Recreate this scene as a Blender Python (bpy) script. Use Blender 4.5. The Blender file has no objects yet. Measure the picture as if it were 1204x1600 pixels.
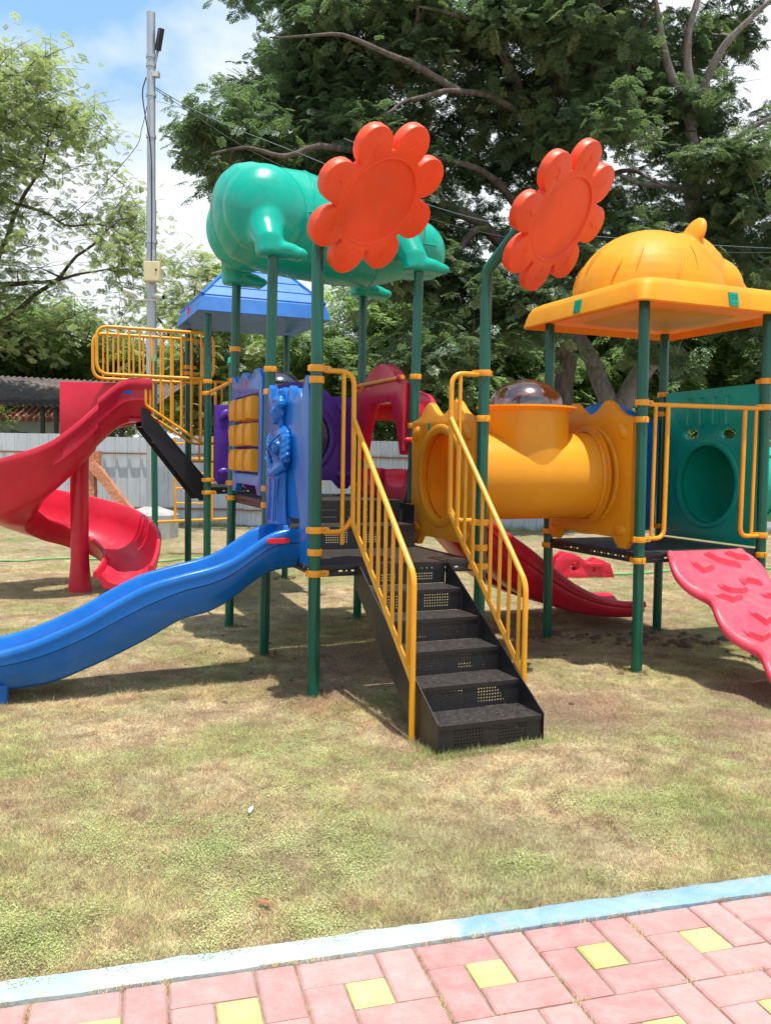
import bpy, math, random
import numpy as np
from mathutils import Vector, Matrix, noise
from mathutils.geometry import tessellate_polygon
random.seed(7); rng = np.random.default_rng(7)
R = math.radians
scene = bpy.context.scene
COL = scene.collection

# ------------------------------------------------------------------ camera
EYE = 1.5
cam_data = bpy.data.cameras.new('camera')
cam_data.sensor_fit = 'VERTICAL'; cam_data.sensor_height = 24.0; cam_data.lens = 24.0 * 1340.06 / 1600
cam_data.clip_start = 0.05; cam_data.clip_end = 2000
cam = bpy.data.objects.new('camera', cam_data); COL.objects.link(cam)
PITCH, ROLL = 0.0633, 0.0164
cam.matrix_world = Matrix.Translation((0, 0, EYE)) @ Matrix.Rotation(math.pi/2 - PITCH, 4, 'X') @ Matrix.Rotation(ROLL, 4, 'Z')
scene.camera = cam

# ------------------------------------------------------------------ sky, sun, exposure
SUN_DIR = Vector((0.10, -0.16, 1.0)).normalized()
SUN_EL = math.asin(SUN_DIR.z); SUN_AZ = math.atan2(SUN_DIR.x, SUN_DIR.y)
world = bpy.data.worlds.new('World'); scene.world = world; world.use_nodes = True
wn, wl = world.node_tree.nodes, world.node_tree.links
bg = wn['Background']; bg.inputs['Strength'].default_value = 0.12
sky = wn.new('ShaderNodeTexSky'); sky.sky_type = 'NISHITA'; sky.sun_disc = False
sky.sun_elevation = SUN_EL; sky.sun_rotation = SUN_AZ; sky.air_density = 1.0; sky.dust_density = 1.2; sky.ozone_density = 1.5
tc = wn.new('ShaderNodeTexCoord')
mp = wn.new('ShaderNodeMapping'); mp.inputs['Scale'].default_value = (1, 1, 1.7); mp.inputs['Location'].default_value = (0.35, 0.1, 0.62)
nz = wn.new('ShaderNodeTexNoise'); nz.inputs['Scale'].default_value = 2.3; nz.inputs['Detail'].default_value = 9; nz.inputs['Roughness'].default_value = 0.52
wl.new(tc.outputs['Generated'], mp.inputs['Vector']); wl.new(mp.outputs['Vector'], nz.inputs['Vector'])
sx = wn.new('ShaderNodeSeparateXYZ'); wl.new(tc.outputs['Generated'], sx.inputs[0])
mr = wn.new('ShaderNodeMapRange'); mr.inputs['From Min'].default_value = 0.0; mr.inputs['From Max'].default_value = 0.62
mr.inputs['To Min'].default_value = 0.26; mr.inputs['To Max'].default_value = -0.06
wl.new(sx.outputs['Z'], mr.inputs['Value'])
ad = wn.new('ShaderNodeMath'); ad.operation = 'ADD'; wl.new(nz.outputs['Fac'], ad.inputs[0]); wl.new(mr.outputs['Result'], ad.inputs[1])
cr = wn.new('ShaderNodeValToRGB'); cr.color_ramp.elements[0].position = 0.47; cr.color_ramp.elements[1].position = 0.60
wl.new(ad.outputs[0], cr.inputs['Fac'])
mx = wn.new('ShaderNodeMix'); mx.data_type = 'RGBA'; mx.inputs['B'].default_value = (6.0, 6.25, 6.5, 1)
lift = wn.new('ShaderNodeMix'); lift.data_type = 'RGBA'; lift.inputs['Factor'].default_value = 0.55; lift.inputs['B'].default_value = (2.6, 4.9, 7.4, 1)
wl.new(sky.outputs['Color'], lift.inputs['A']); wl.new(lift.outputs['Result'], mx.inputs['A'])
wl.new(cr.outputs['Color'], mx.inputs['Factor']); wl.new(mx.outputs['Result'], bg.inputs['Color'])
sun_data = bpy.data.lights.new('sun', 'SUN'); sun_data.energy = 4.2; sun_data.angle = R(0.5); sun_data.color = (1.0, 0.965, 0.90)
sun = bpy.data.objects.new('sun', sun_data); COL.objects.link(sun); sun.location = (0, 0, 30)
sun.rotation_euler = SUN_DIR.to_track_quat('Z', 'Y').to_euler()
vs = scene.view_settings; vs.view_transform = 'Standard'; vs.look = 'None'; vs.gamma = 1; vs.use_curve_mapping = False; vs.exposure = 0.52
scene.cycles.max_bounces = 8; scene.cycles.transparent_max_bounces = 12

# ------------------------------------------------------------------ helpers
WORLD = {}
def W(px, py, d):
    """point of the place seen at photo pixel (px,py), d metres ahead"""
    X = px-602; Y = py-800; c, s = math.cos(ROLL), math.sin(ROLL)
    a = (X*c+Y*s)/1340.06; b = -(-X*s+Y*c)/1340.06
    c, s = math.cos(PITCH), math.sin(PITCH)
    y = c+b*s; z = -s+b*c
    return Vector((a/y*d, d, EYE+z/y*d))
def GP(px, py):
    a = W(px, py, 1.0)-Vector((0, 0, EYE)); return a*(EYE/-a.z)+Vector((0, 0, EYE))
def adopt(o, parent):
    if parent is not None:
        o.parent = parent; o.matrix_parent_inverse = WORLD[parent.name].inverted()
def reg(o, M):
    o.matrix_basis = M; WORLD[o.name] = M.copy()
def tag(o, label=None, cat=None, group=None, kind=None):
    if label: o['label'] = label
    if cat: o['category'] = cat
    if group: o['group'] = group
    if kind: o['kind'] = kind
    return o
def thing(name, loc, label, cat, group=None, kind=None):
    o = bpy.data.objects.new(name, None); o.empty_display_size = 0.2; COL.objects.link(o)
    reg(o, Matrix.Translation(Vector(loc))); return tag(o, label, cat, group, kind)
def place(name, mesh, M, parent=None):
    o = bpy.data.objects.new(name, mesh); COL.objects.link(o); reg(o, M); adopt(o, parent); return o

class MB:
    def __init__(s): s.v = []; s.f = []
    def add(s, v, f):
        n = len(s.v); s.v += [Vector(p) for p in v]; s.f += [tuple(i+n for i in q) for q in f]; return s
    def merge(s, o, M=None):
        s.add([M @ p for p in o.v] if M else o.v, o.f); return s
    def box(s, c, size, M=None):
        x, y, z = size[0]/2, size[1]/2, size[2]/2; c = Vector(c)
        v = [c+Vector((i*x, j*y, k*z)) for k in (-1, 1) for j in (-1, 1) for i in (-1, 1)]
        if M: v = [M @ p for p in v]
        return s.add(v, [(0,2,3,1),(4,5,7,6),(0,1,5,4),(2,6,7,3),(0,4,6,2),(1,3,7,5)])
    def beam(s, a, b, w, h, up=(0,0,1)):
        a, b = Vector(a), Vector(b); d = (b-a).normalized(); sd = d.cross(Vector(up)).normalized(); up = sd.cross(d)
        v = [p+sd*i*w/2+up*j*h/2 for p in (a, b) for j in (-1, 1) for i in (-1, 1)]
        return s.add(v, [(0,2,3,1),(4,5,7,6),(0,1,5,4),(2,6,7,3),(0,4,6,2),(1,3,7,5)])
    def tube(s, pts, r, n=10, caps=True, squash=None):
        pts = [Vector(p) for p in pts]; m = len(pts); rs = r if hasattr(r, '__len__') else [r]*m
        t = [(pts[min(i+1, m-1)]-pts[max(i-1, 0)]).normalized() for i in range(m)]
        nrm = t[0].orthogonal().normalized(); v = []
        for i in range(m):
            nrm = (nrm-t[i]*nrm.dot(t[i])).normalized(); bn = t[i].cross(nrm)
            v += [pts[i]+(nrm*math.cos(2*math.pi*k/n)+bn*math.sin(2*math.pi*k/n))*rs[i] for k in range(n)]
        f = [(i*n+k, i*n+(k+1) % n, (i+1)*n+(k+1) % n, (i+1)*n+k) for i in range(m-1) for k in range(n)]
        if caps: f += [tuple(range(n))[::-1], tuple((m-1)*n+k for k in range(n))]
        return s.add(v, f)
    def loft(s, rings, closed=True, caps=True, loop=False):
        n = len(rings[0]); v = [p for r_ in rings for p in r_]; m = len(rings); f = []
        for i in range(m if loop else m-1):
            j = (i+1) % m
            for k in range(n if closed else n-1):
                f.append((i*n+k, i*n+(k+1) % n, j*n+(k+1) % n, j*n+k))
        if caps and not loop:
            tri = tessellate_polygon([[Vector(p) for p in rings[0]]]); f += [tuple(q)[::-1] for q in tri]
            tri = tessellate_polygon([[Vector(p) for p in rings[-1]]]); f += [tuple(i+(m-1)*n for i in q) for q in tri]
        return s.add(v, f)
    def lathe(s, prof, n=32, M=None):
        v = []; 
        for r_, z in prof:
            for k in range(n):
                a = 2*math.pi*k/n; p = Vector((r_*math.cos(a), r_*math.sin(a), z)); v.append(M @ p if M else p)
        m = len(prof)
        return s.add(v, [(i*n+k, i*n+(k+1) % n, (i+1)*n+(k+1) % n, (i+1)*n+k) for i in range(m-1) for k in range(n)])
    def ell(s, c, r, M=None, nu=20, nv=12):
        v = []; c = Vector(c)
        for i in range(nv+1):
            t = math.pi*i/nv
            for k in range(nu):
                a = 2*math.pi*k/nu
                p = Vector((r[0]*math.sin(t)*math.cos(a), r[1]*math.sin(t)*math.sin(a), r[2]*math.cos(t)))
                v.append(c+(M @ p if M else p))
        return s.add(v, [(i*nu+k, (i+1)*nu+k, (i+1)*nu+(k+1) % nu, i*nu+(k+1) % nu) for i in range(nv) for k in range(nu)])
    def panel(s, outer, holes, h, r, M):
        """plate in the local XY plane (+-h in Z) with rounded arrises; outer counter-clockwise, holes clockwise"""
        def off(L, d):
            n = len(L); o = []
            for i in range(n):
                a, b, c = L[i-1], L[i], L[(i+1) % n]
                e1 = (b[0]-a[0], b[1]-a[1]); e2 = (c[0]-b[0], c[1]-b[1])
                l1 = math.hypot(*e1) or 1; l2 = math.hypot(*e2) or 1
                n1 = (-e1[1]/l1, e1[0]/l1); n2 = (-e2[1]/l2, e2[0]/l2)
                mx_, my_ = n1[0]+n2[0], n1[1]+n2[1]; q = mx_*mx_+my_*my_
                k = 2/q if q > .5 else 2/max(q, .5)
                o.append((b[0]+mx_*d*k, b[1]+my_*d*k))
            return o
        lv = [(r, -h), (r*.29, -h+r*.29), (0, -h+r), (0, h-r), (r*.29, h-r*.29), (r, h)]
        base = len(s.v); loops = [outer]+list(holes); start = []; cnt = []
        for L in loops:
            start.append(len(s.v)); cnt.append(len(L))
            for d, z in lv: s.v += [M @ Vector((p[0], p[1], z)) for p in off(L, d)]
        for st, n in zip(start, cnt):
            for i in range(5):
                for k in range(n): s.f.append((st+i*n+k, st+i*n+(k+1) % n, st+(i+1)*n+(k+1) % n, st+(i+1)*n+k))
        for lev, flip in ((0, True), (5, False)):
            polys = []; idx = []
            for st, n in zip(start, cnt):
                ids = [st+lev*n+k for k in range(n)]; idx += ids
                Mi = M.inverted(); polys.append([Mi @ s.v[i] for i in ids])
            for q in tessellate_polygon(polys):
                q = [idx[i] for i in q]
                a, b, c = (s.v[i] for i in q); nn = (b-a).cross(c-a); zz = M.to_3x3() @ Vector((0, 0, 1))
                want = -1 if flip else 1
                if nn.dot(zz)*want < 0: q = q[::-1]
                s.f.append(tuple(q))
        return s
    def mesh(s, name, mat, angle=40, center=True):
        me = bpy.data.meshes.new(name); v = s.v; c = Vector((0, 0, 0))
        if center and v:
            lo = Vector([min(p[i] for p in v) for i in range(3)]); hi = Vector([max(p[i] for p in v) for i in range(3)]); c = (lo+hi)/2
        me.from_pydata([tuple(p-c) for p in v], [], s.f); me.validate(clean_customdata=False)
        me.polygons.foreach_set('use_smooth', [True]*len(me.polygons))
        if angle is not None: me.set_sharp_from_angle(angle=R(angle))
        me.materials.append(mat); me.update(); return me, c
    def build(s, name, mat, parent=None, label=None, angle=40, kind=None):
        me, c = s.mesh(name, mat, angle)
        o = place(name, me, Matrix.Translation(c), parent)
        return tag(o, label, kind=kind)
def fuse(mb, name, mat, parent, label=None, voxel=0.016, it=6):
    me, c = mb.mesh(name, mat, None); o = place(name, me, Matrix.Translation(c), parent); tag(o, label)
    m = o.modifiers.new('remesh', 'REMESH'); m.mode = 'VOXEL'; m.voxel_size = voxel; m.use_smooth_shade = True
    k = o.modifiers.new('smooth', 'SMOOTH'); k.iterations = it; k.factor = 0.5
    return o
def fillet(pts, r, n=5):
    pts = [Vector(p) for p in pts]; out = [pts[0]]
    for a, b, c in zip(pts, pts[1:], pts[2:]):
        d1 = (a-b); d2 = (c-b); q = min(r, d1.length*.48, d2.length*.48); p1 = b+d1.normalized()*q; p2 = b+d2.normalized()*q
        for i in range(n+1):
            t = i/n; out.append(p1*(1-t)**2+b*2*t*(1-t)+p2*t*t)
    out.append(pts[-1]); return out
def catmull(P, per=6):
    P = [Vector(p) for p in P]; Q = [P[0]*2-P[1]]+P+[P[-1]*2-P[-2]]; out = []
    for i in range(1, len(Q)-2):
        a, b, c, d = Q[i-1:i+3]
        for k in range(per):
            t = k/per; out.append(.5*((2*b)+(c-a)*t+(2*a-5*b+4*c-d)*t*t+(3*b-a-3*c+d)*t**3))
    out.append(P[-1]); return out
def circ(cx, cy, r, n=40, cw=True, ry=None):
    ry = ry or r
    L = [(cx+r*math.cos(2*math.pi*k/n), cy+ry*math.sin(2*math.pi*k/n)) for k in range(n)]
    return L[::-1] if cw else L
def pill(cx, cy, w, h, cw=True, n=6):
    r = min(w, h)/2; L = []
    for sx_, sy_, a0 in ((1, -1, -90), (1, 1, 0), (-1, 1, 90), (-1, -1, 180)):
        for i in range(n+1):
            a = R(a0+90*i/n); L.append((cx+sx_*(w/2-r)+r*math.cos(a), cy+sy_*(h/2-r)+r*math.sin(a)))
    return L[::-1] if cw else L

# ------------------------------------------------------------------ materials
def newmat(name):
    m = bpy.data.materials.new(name); m.use_nodes = True; nt = m.node_tree; return m, nt.nodes, nt.links, nt.nodes['Principled BSDF']
def setp(b, **k):
    for a, v in k.items(): b.inputs[a.replace('_', ' ')].default_value = v
def ramp(n, l, src, stops):
    r_ = n.new('ShaderNodeValToRGB'); e = r_.color_ramp.elements
    e[0].position, e[0].color = stops[0][0], (*stops[0][1], 1); e[1].position, e[1].color = stops[-1][0], (*stops[-1][1], 1)
    for p, c in stops[1:-1]:
        q = e.new(p); q.color = (*c, 1)
    l.new(src, r_.inputs['Fac']); return r_.outputs['Color']
def noise_n(n, l, scale, detail=4, rough=.55, coord='Object', dist=0.0):
    t = n.new('ShaderNodeTexNoise'); t.inputs['Scale'].default_value = scale; t.inputs['Detail'].default_value = detail
    t.inputs['Roughness'].default_value = rough; t.inputs['Distortion'].default_value = dist
    if coord == 'World': g = n.new('ShaderNodeNewGeometry'); l.new(g.outputs['Position'], t.inputs['Vector'])
    else: c = n.new('ShaderNodeTexCoord'); l.new(c.outputs[coord], t.inputs['Vector'])
    return t.outputs['Fac']
def bump(n, l, b, h, strength, dist=0.01):
    k = n.new('ShaderNodeBump'); k.inputs['Strength'].default_value = strength; k.inputs['Distance'].default_value = dist
    l.new(h, k.inputs['Height']); l.new(k.outputs['Normal'], b.inputs['Normal'])
def mixc(n, l, fac, A, B):
    m = n.new('ShaderNodeMix'); m.data_type = 'RGBA'
    for s_, v in (('A', A), ('B', B)):
        if isinstance(v, tuple): m.inputs[s_].default_value = (*v, 1)
        else: l.new(v, m.inputs[s_])
    if isinstance(fac, (int, float)): m.inputs['Factor'].default_value = fac
    else: l.new(fac, m.inputs['Factor'])
    return m.outputs['Result']
def plastic(name, c, rough=.34, dust=.10, var=.18, subs=0.0, spec=.45):
    """moulded polyethylene: slight colour drift, scuffs, fine orange-peel, dust lying on faces that look up"""
    m, n, l, b = newmat(name)
    drift = ramp(n, l, noise_n(n, l, 2.2, 3, coord='World'), [(.3, tuple(x*(1-var) for x in c)), (.7, tuple(min(1, x*(1+var*.5)) for x in c))])
    g = n.new('ShaderNodeNewGeometry'); s_ = n.new('ShaderNodeSeparateXYZ'); l.new(g.outputs['Normal'], s_.inputs[0])
    up = n.new('ShaderNodeMapRange'); up.inputs['From Min'].default_value = .45; up.inputs['From Max'].default_value = 1.0; up.inputs['To Max'].default_value = dust
    l.new(s_.outputs['Z'], up.inputs['Value'])
    nn = n.new('ShaderNodeMapRange'); nn.inputs['From Min'].default_value = .35; nn.inputs['From Max'].default_value = .7; l.new(noise_n(n, l, 14, 6, .65, 'World'), nn.inputs['Value'])
    mu = n.new('ShaderNodeMath'); mu.operation = 'MULTIPLY'; l.new(up.outputs['Result'], mu.inputs[0]); l.new(nn.outputs['Result'], mu.inputs[1])
    fd = ramp(n, l, noise_n(n, l, 3.4, 8, .72, 'World', 1.2), [(.50, (0, 0, 0)), (.80, (.22, .22, .22))]); drift = mixc(n, l, fd, drift, tuple(.62*x+.16 for x in c))
    sc = ramp(n, l, noise_n(n, l, 75, 9, .8, 'World', 2.5), [(.66, (0, 0, 0)), (.74, (.30, .30, .30))]); drift = mixc(n, l, sc, drift, tuple(.5*x+.10 for x in c))
    l.new(mixc(n, l, mu.outputs[0], drift, (.42, .36, .28)), b.inputs['Base Color'])
    rr = n.new('ShaderNodeMapRange'); rr.inputs['To Min'].default_value = rough*.75; rr.inputs['To Max'].default_value = rough*1.45
    l.new(noise_n(n, l, 9, 6, .6, 'World'), rr.inputs['Value']); l.new(rr.outputs['Result'], b.inputs['Roughness'])
    setp(b, Specular_IOR_Level=spec)
    bump(n, l, b, noise_n(n, l, 60, 3, .5, 'World'), .12, .004)
    return m
def metal_paint(name, c, rough=.3, chips=0.0, chipc=(.25, .2, .15)):
    m, n, l, b = newmat(name)
    base = ramp(n, l, noise_n(n, l, 5, 4, coord='World'), [(.3, tuple(x*.85 for x in c)), (.7, tuple(min(1, x*1.08) for x in c))])
    if chips:
        k = n.new('ShaderNodeMapRange'); k.inputs['From Min'].default_value = .72-chips; k.inputs['From Max'].default_value = .76-chips*.6
        l.new(noise_n(n, l, 55, 8, .7, 'World'), k.inputs['Value']); base = mixc(n, l, k.outputs['Result'], base, chipc)
    l.new(base, b.inputs['Base Color'])
    rr = n.new('ShaderNodeMapRange'); rr.inputs['To Min'].default_value = rough*.7; rr.inputs['To Max'].default_value = rough*1.6
    l.new(noise_n(n, l, 18, 5, .6, 'World'), rr.inputs['Value']); l.new(rr.outputs['Result'], b.inputs['Roughness'])
    return m
YEL = plastic('yellow_plastic', (.98, .43, .014), .30)
YELROOF = plastic('yellow_roof_plastic', (.98, .44, .022), .45, spec=.25)
BLU = plastic('blue_plastic', (.003, .14, .50), .22, dust=.05)
RED = plastic('red_plastic', (.66, .016, .045), .28)
RAMPRED = plastic('ramp_red_plastic', (.84, .065, .11), .38, dust=.25)
BLUR = plastic('blue_roof_plastic', (.004, .15, .50), .40, dust=.05, spec=.75)
GRN = plastic('teal_plastic', (.0, .40, .275), .24, dust=.04)
GRN2 = plastic('green_panel_plastic', (.0, .37, .265), .4, dust=.04)
PUR = plastic('purple_plastic', (.075, .018, .27), .36, dust=.04)
FLO = plastic('flower_plastic', (.93, .085, .02), .42, dust=.05)
STK_R = plastic('red_sticker', (.80, .02, .03), .3); STK_B = plastic('blue_sticker', (.02, .10, .55), .3); STK_G = plastic('green_sticker', (.0, .36, .22), .3)
POSTG = metal_paint('green_post_paint', (.002, .105, .062), .2, 0, (.3, .33, .28))
STEELY = metal_paint('yellow_steel_paint', (.84, .36, .012), .26, .03, (.35, .22, .1))
CLAMPY = metal_paint('yellow_clamp', (.88, .36, .012), .35)
DARK = metal_paint('dark_rubber', (.012, .012, .014), .5)
BOLT = metal_paint('bolt_steel', (.35, .35, .36), .3); BOLT.node_tree.nodes['Principled BSDF'].inputs['Metallic'].default_value = .8
def black_steel(name, holes=None):
    m, n, l, b = newmat(name)
    dustf = n.new('ShaderNodeNewGeometry'); s_ = n.new('ShaderNodeSeparateXYZ'); l.new(dustf.outputs['Normal'], s_.inputs[0])
    up = n.new('ShaderNodeMapRange'); up.inputs['From Min'].default_value = .6; l.new(s_.outputs['Z'], up.inputs['Value'])
    nn = n.new('ShaderNodeMapRange'); nn.inputs['From Min'].default_value = .42; nn.inputs['From Max'].default_value = .75; nn.inputs['To Max'].default_value = .55
    l.new(noise_n(n, l, 48, 9, .8, 'World', 1.4), nn.inputs['Value'])
    mu = n.new('ShaderNodeMath'); mu.operation = 'MULTIPLY'; l.new(up.outputs['Result'], mu.inputs[0]); l.new(nn.outputs['Result'], mu.inputs[1])
    ma = n.new('ShaderNodeMath'); ma.operation = 'MULTIPLY_ADD'; ma.inputs[1].default_value = .10; l.new(nn.outputs['Result'], ma.inputs[0]); l.new(mu.outputs[0], ma.inputs[2])
    l.new(mixc(n, l, ma.outputs[0], (.013, .013, .016), (.23, .185, .14)), b.inputs['Base Color'])
    rr = n.new('ShaderNodeMapRange'); rr.inputs['To Min'].default_value = .22; rr.inputs['To Max'].default_value = .55
    l.new(noise_n(n, l, 12, 6, .6, 'World'), rr.inputs['Value']); l.new(rr.outputs['Result'], b.inputs['Roughness'])
    bump(n, l, b, noise_n(n, l, 90, 3, .5, 'World'), .1, .003)
    if holes:
        # punched round holes: real see-through openings on a square grid inside rectangular fields (object space, plate in X/Z)
        pitch, rad, fx, fz, gap = holes
        c = n.new('ShaderNodeTexCoord'); sp = n.new('ShaderNodeSeparateXYZ'); l.new(c.outputs['UV'], sp.inputs[0])
        def M(op, a, b_=None, c_=None):
            q = n.new('ShaderNodeMath'); q.operation = op
            for i, x in enumerate((a, b_, c_)):
                if x is None: continue
                if isinstance(x, (int, float)): q.inputs[i].default_value = x
                else: l.new(x, q.inputs[i])
            return q.outputs[0]
        def cell(o): return M('SUBTRACT', M('FRACT', M('ADD', M('DIVIDE', o, pitch), 100.5)), .5)
        X, Z = sp.outputs[0], sp.outputs[1]
        d = M('SQRT', M('ADD', M('POWER', M('ABSOLUTE', cell(X)), 2.0), M('POWER', M('ABSOLUTE', cell(Z)), 2.0)))
        hole = M('LESS_THAN', d, rad/pitch)
        ax = M('ABSOLUTE', X)
        ins = M('MULTIPLY', M('MULTIPLY', M('LESS_THAN', ax, fx), M('GREATER_THAN', ax, gap)), M('LESS_THAN', M('ABSOLUTE', Z), fz))
        fac = M('MULTIPLY', hole, ins)
        tr = n.new('ShaderNodeBsdfTransparent'); ms = n.new('ShaderNodeMixShader')
        l.new(fac, ms.inputs[0]); l.new(b.outputs[0], ms.inputs[1]); l.new(tr.outputs[0], ms.inputs[2])
        l.new(ms.outputs[0], n['Material Output'].inputs['Surface'])
    return m
BLK = black_steel('black_steel'); BLKP = black_steel('perforated_black_steel', (.0175, .0041, .225, .044, .045))
def wood_tex(): pass
def glow_through(m, c, w):
    # thin moulded shell: some sunlight passes through it
    nt = m.node_tree; n, l = nt.nodes, nt.links; b = n['Principled BSDF']; t = n.new('ShaderNodeBsdfTranslucent'); t.inputs[0].default_value = (*c, 1)
    ms = n.new('ShaderNodeMixShader'); ms.inputs[0].default_value = w; l.new(b.outputs[0], ms.inputs[1]); l.new(t.outputs[0], ms.inputs[2]); l.new(ms.outputs[0], n['Material Output'].inputs['Surface'])
def glassy():
    m, n, l, b = newmat('smoky_dome_plastic'); setp(b, Base_Color=(.80, .74, .72, 1), Roughness=.06, IOR=1.3, Specular_IOR_Level=.6)
    tr = n.new('ShaderNodeBsdfTransparent'); tr.inputs[0].default_value = (.62, .55, .54, 1)
    lw = n.new('ShaderNodeLayerWeight'); lw.inputs[0].default_value = .45
    mr_ = n.new('ShaderNodeMapRange'); mr_.inputs['To Min'].default_value = .14; mr_.inputs['To Max'].default_value = .62; l.new(lw.outputs['Fresnel'], mr_.inputs['Value'])
    gl = n.new('ShaderNodeBsdfGlossy'); gl.inputs['Roughness'].default_value = .16; gl.inputs['Color'].default_value = (.9, .87, .85, 1)
    ms = n.new('ShaderNodeMixShader'); l.new(mr_.outputs['Result'], ms.inputs[0]); l.new(tr.outputs[0], ms.inputs[1]); l.new(gl.outputs[0], ms.inputs[2])
    l.new(ms.outputs[0], n['Material Output'].inputs['Surface']); return m
DOME = glassy()
glow_through(YEL, (1.0, .20, .008), .26); glow_through(YELROOF, (1.0, .17, .01), .26)

# ------------------------------------------------------------------ ground, pavement, kerb
def ground_colour(n, l):
    big = noise_n(n, l, .9, 5, .6, 'World', .3); fine = noise_n(n, l, 7, 7, .7, 'World', .5); tiny = noise_n(n, l, 60, 5, .7, 'World')
    dry = ramp(n, l, fine, [(.32, (.27, .185, .115)), (.5, (.47, .365, .235)), (.66, (.66, .56, .39))])
    grn = ramp(n, l, fine, [(.30, (.17, .185, .065)), (.5, (.27, .285, .11)), (.7, (.38, .39, .18))])
    s_ = n.new('ShaderNodeMath'); s_.operation = 'MULTIPLY_ADD'; s_.inputs[1].default_value = .55; l.new(fine, s_.inputs[0]); l.new(big, s_.inputs[2])
    fac = ramp(n, l, s_.outputs[0], [(.70, (0, 0, 0)), (.93, (.85, .85, .85))])
    c = mixc(n, l, fac, dry, grn)
    soil = noise_n(n, l, 1.7, 6, .65, 'World', .8)
    sf = ramp(n, l, soil, [(.53, (0, 0, 0)), (.66, (.8, .8, .8))])
    # trodden bare spots: where feet land by the stairs, slide and ramp
    g = n.new('ShaderNodeNewGeometry'); acc = None
    wp = n.new('ShaderNodeVectorMath'); wp.operation = 'MULTIPLY_ADD'; nv = n.new('ShaderNodeTexNoise'); nv.inputs['Scale'].default_value = 3.2; nv.inputs['Detail'].default_value = 6; nv.inputs['Roughness'].default_value = .7
    l.new(g.outputs['Position'], nv.inputs['Vector']); l.new(nv.outputs['Color'], wp.inputs[0]); wp.inputs[1].default_value = (.7, .7, 0); l.new(g.outputs['Position'], wp.inputs[2])
    for (px_, py_, rr) in ((1.25, 5.1, .55), (-.5, 5.35, .45), (2.6, 5.6, .6), (.9, 7.0, .9), (-.1, 6.3, .7), (2.2, 7.9, .8), (-1.6, 5.9, .35), (2.0, 4.9, .4)):
        dn = n.new('ShaderNodeVectorMath'); dn.operation = 'DISTANCE'; l.new(wp.outputs[0], dn.inputs[0]); dn.inputs[1].default_value = (px_+.35, py_+.35, 0)
        mrn = n.new('ShaderNodeMapRange'); mrn.inputs['From Min'].default_value = rr; mrn.inputs['From Max'].default_value = rr*.45; mrn.inputs['To Max'].default_value = .8; l.new(dn.outputs['Value'], mrn.inputs['Value'])
        if acc is None: acc = mrn.outputs['Result']
        else:
            mm = n.new('ShaderNodeMath'); mm.operation = 'MAXIMUM'; l.new(acc, mm.inputs[0]); l.new(mrn.outputs['Result'], mm.inputs[1]); acc = mm.outputs[0]
    mm = n.new('ShaderNodeMath'); mm.operation = 'MAXIMUM'; l.new(acc, mm.inputs[0]); l.new(sf, mm.inputs[1])
    return mixc(n, l, mm.outputs[0], c, (.34, .225, .165)), tiny
def ground_mat():
    m, n, l, b = newmat('dry_lawn_soil'); c, tiny = ground_colour(n, l)
    t = ramp(n, l, tiny, [(.30, (.38, .33, .28)), (.66, (1.15, 1.15, 1.1))])
    mm = n.new('ShaderNodeMix'); mm.data_type = 'RGBA'; mm.blend_type = 'MULTIPLY'; mm.inputs['Factor'].default_value = 1; l.new(c, mm.inputs['A']); l.new(t, mm.inputs['B'])
    l.new(mm.outputs['Result'], b.inputs['Base Color']); setp(b, Roughness=.95, Specular_IOR_Level=.15)
    bump(n, l, b, noise_n(n, l, 45, 8, .75, 'World'), .9, .03); return m
def blade_mat(name, tint, green):
    m, n, l, b = newmat(name); c, tiny = ground_colour(n, l)
    oi = n.new('ShaderNodeObjectInfo'); v = ramp(n, l, oi.outputs['Random'], [(0, tuple(x*.72 for x in tint)), (1, tuple(x*1.75 for x in tint))])
    mm = n.new('ShaderNodeMix'); mm.data_type = 'RGBA'; mm.blend_type = 'MULTIPLY'; mm.inputs['Factor'].default_value = 1; l.new(c, mm.inputs['A']); l.new(v, mm.inputs['B'])
    c2 = mixc(n, l, green, mm.outputs['Result'], (.19, .28, .085))
    l.new(c2, b.inputs['Base Color']); setp(b, Roughness=.7, Specular_IOR_Level=.2)
    return m
GROUND = ground_mat()
KA = Vector((-1.05, 2.289, 0)); KD = Vector((2.455, .697, 0)).normalized(); KN = Vector((-KD.y, KD.x, 0))   # kerb line, its normal points at the lawn
def lawn_h(x, y):
    h = .03*noise.noise((x*.35, y*.35, 1.3))+.012*noise.noise((x*1.6, y*1.6, 4.1))+.006*noise.noise((x*6, y*6, 2.1))
    far = max(0, min(1, (y-10)/8)); h += .06*far
    dk = (Vector((x, y, 0))-KA).dot(KN)
    return h*max(0, min(1, (dk-.05)/.5))-.004
xs = np.concatenate([[-400, -150, -60, -30, -20, -14, -10], np.arange(-7, 7.01, .11), [10, 14, 20, 30, 60, 150, 400]])
# the lawn starts at the kerb: build rows as distance from the kerb line
ts = np.concatenate([np.arange(.04, 9, .10), np.arange(9, 24, .7), [30, 45, 70, 120, 250, 600]])
g = MB()
for t in ts:
    for x in xs:
        p = KA+KD*float(x+.9)+KN*float(t)
        z = lawn_h(p.x, p.y) if abs(x) < 60 and t < 60 else .03
        g.v.append(Vector((p.x, p.y, z)))
nx = len(xs)
g.f = [(j*nx+i, j*nx+i+1, (j+1)*nx+i+1, (j+1)*nx+i) for j in range(len(ts)-1) for i in range(nx-1)]
lawn = g.build('lawn_ground', GROUND, kind='structure', angle=None); lawn['label'] = 'patchy dry lawn with bare soil under the play structure'
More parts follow.
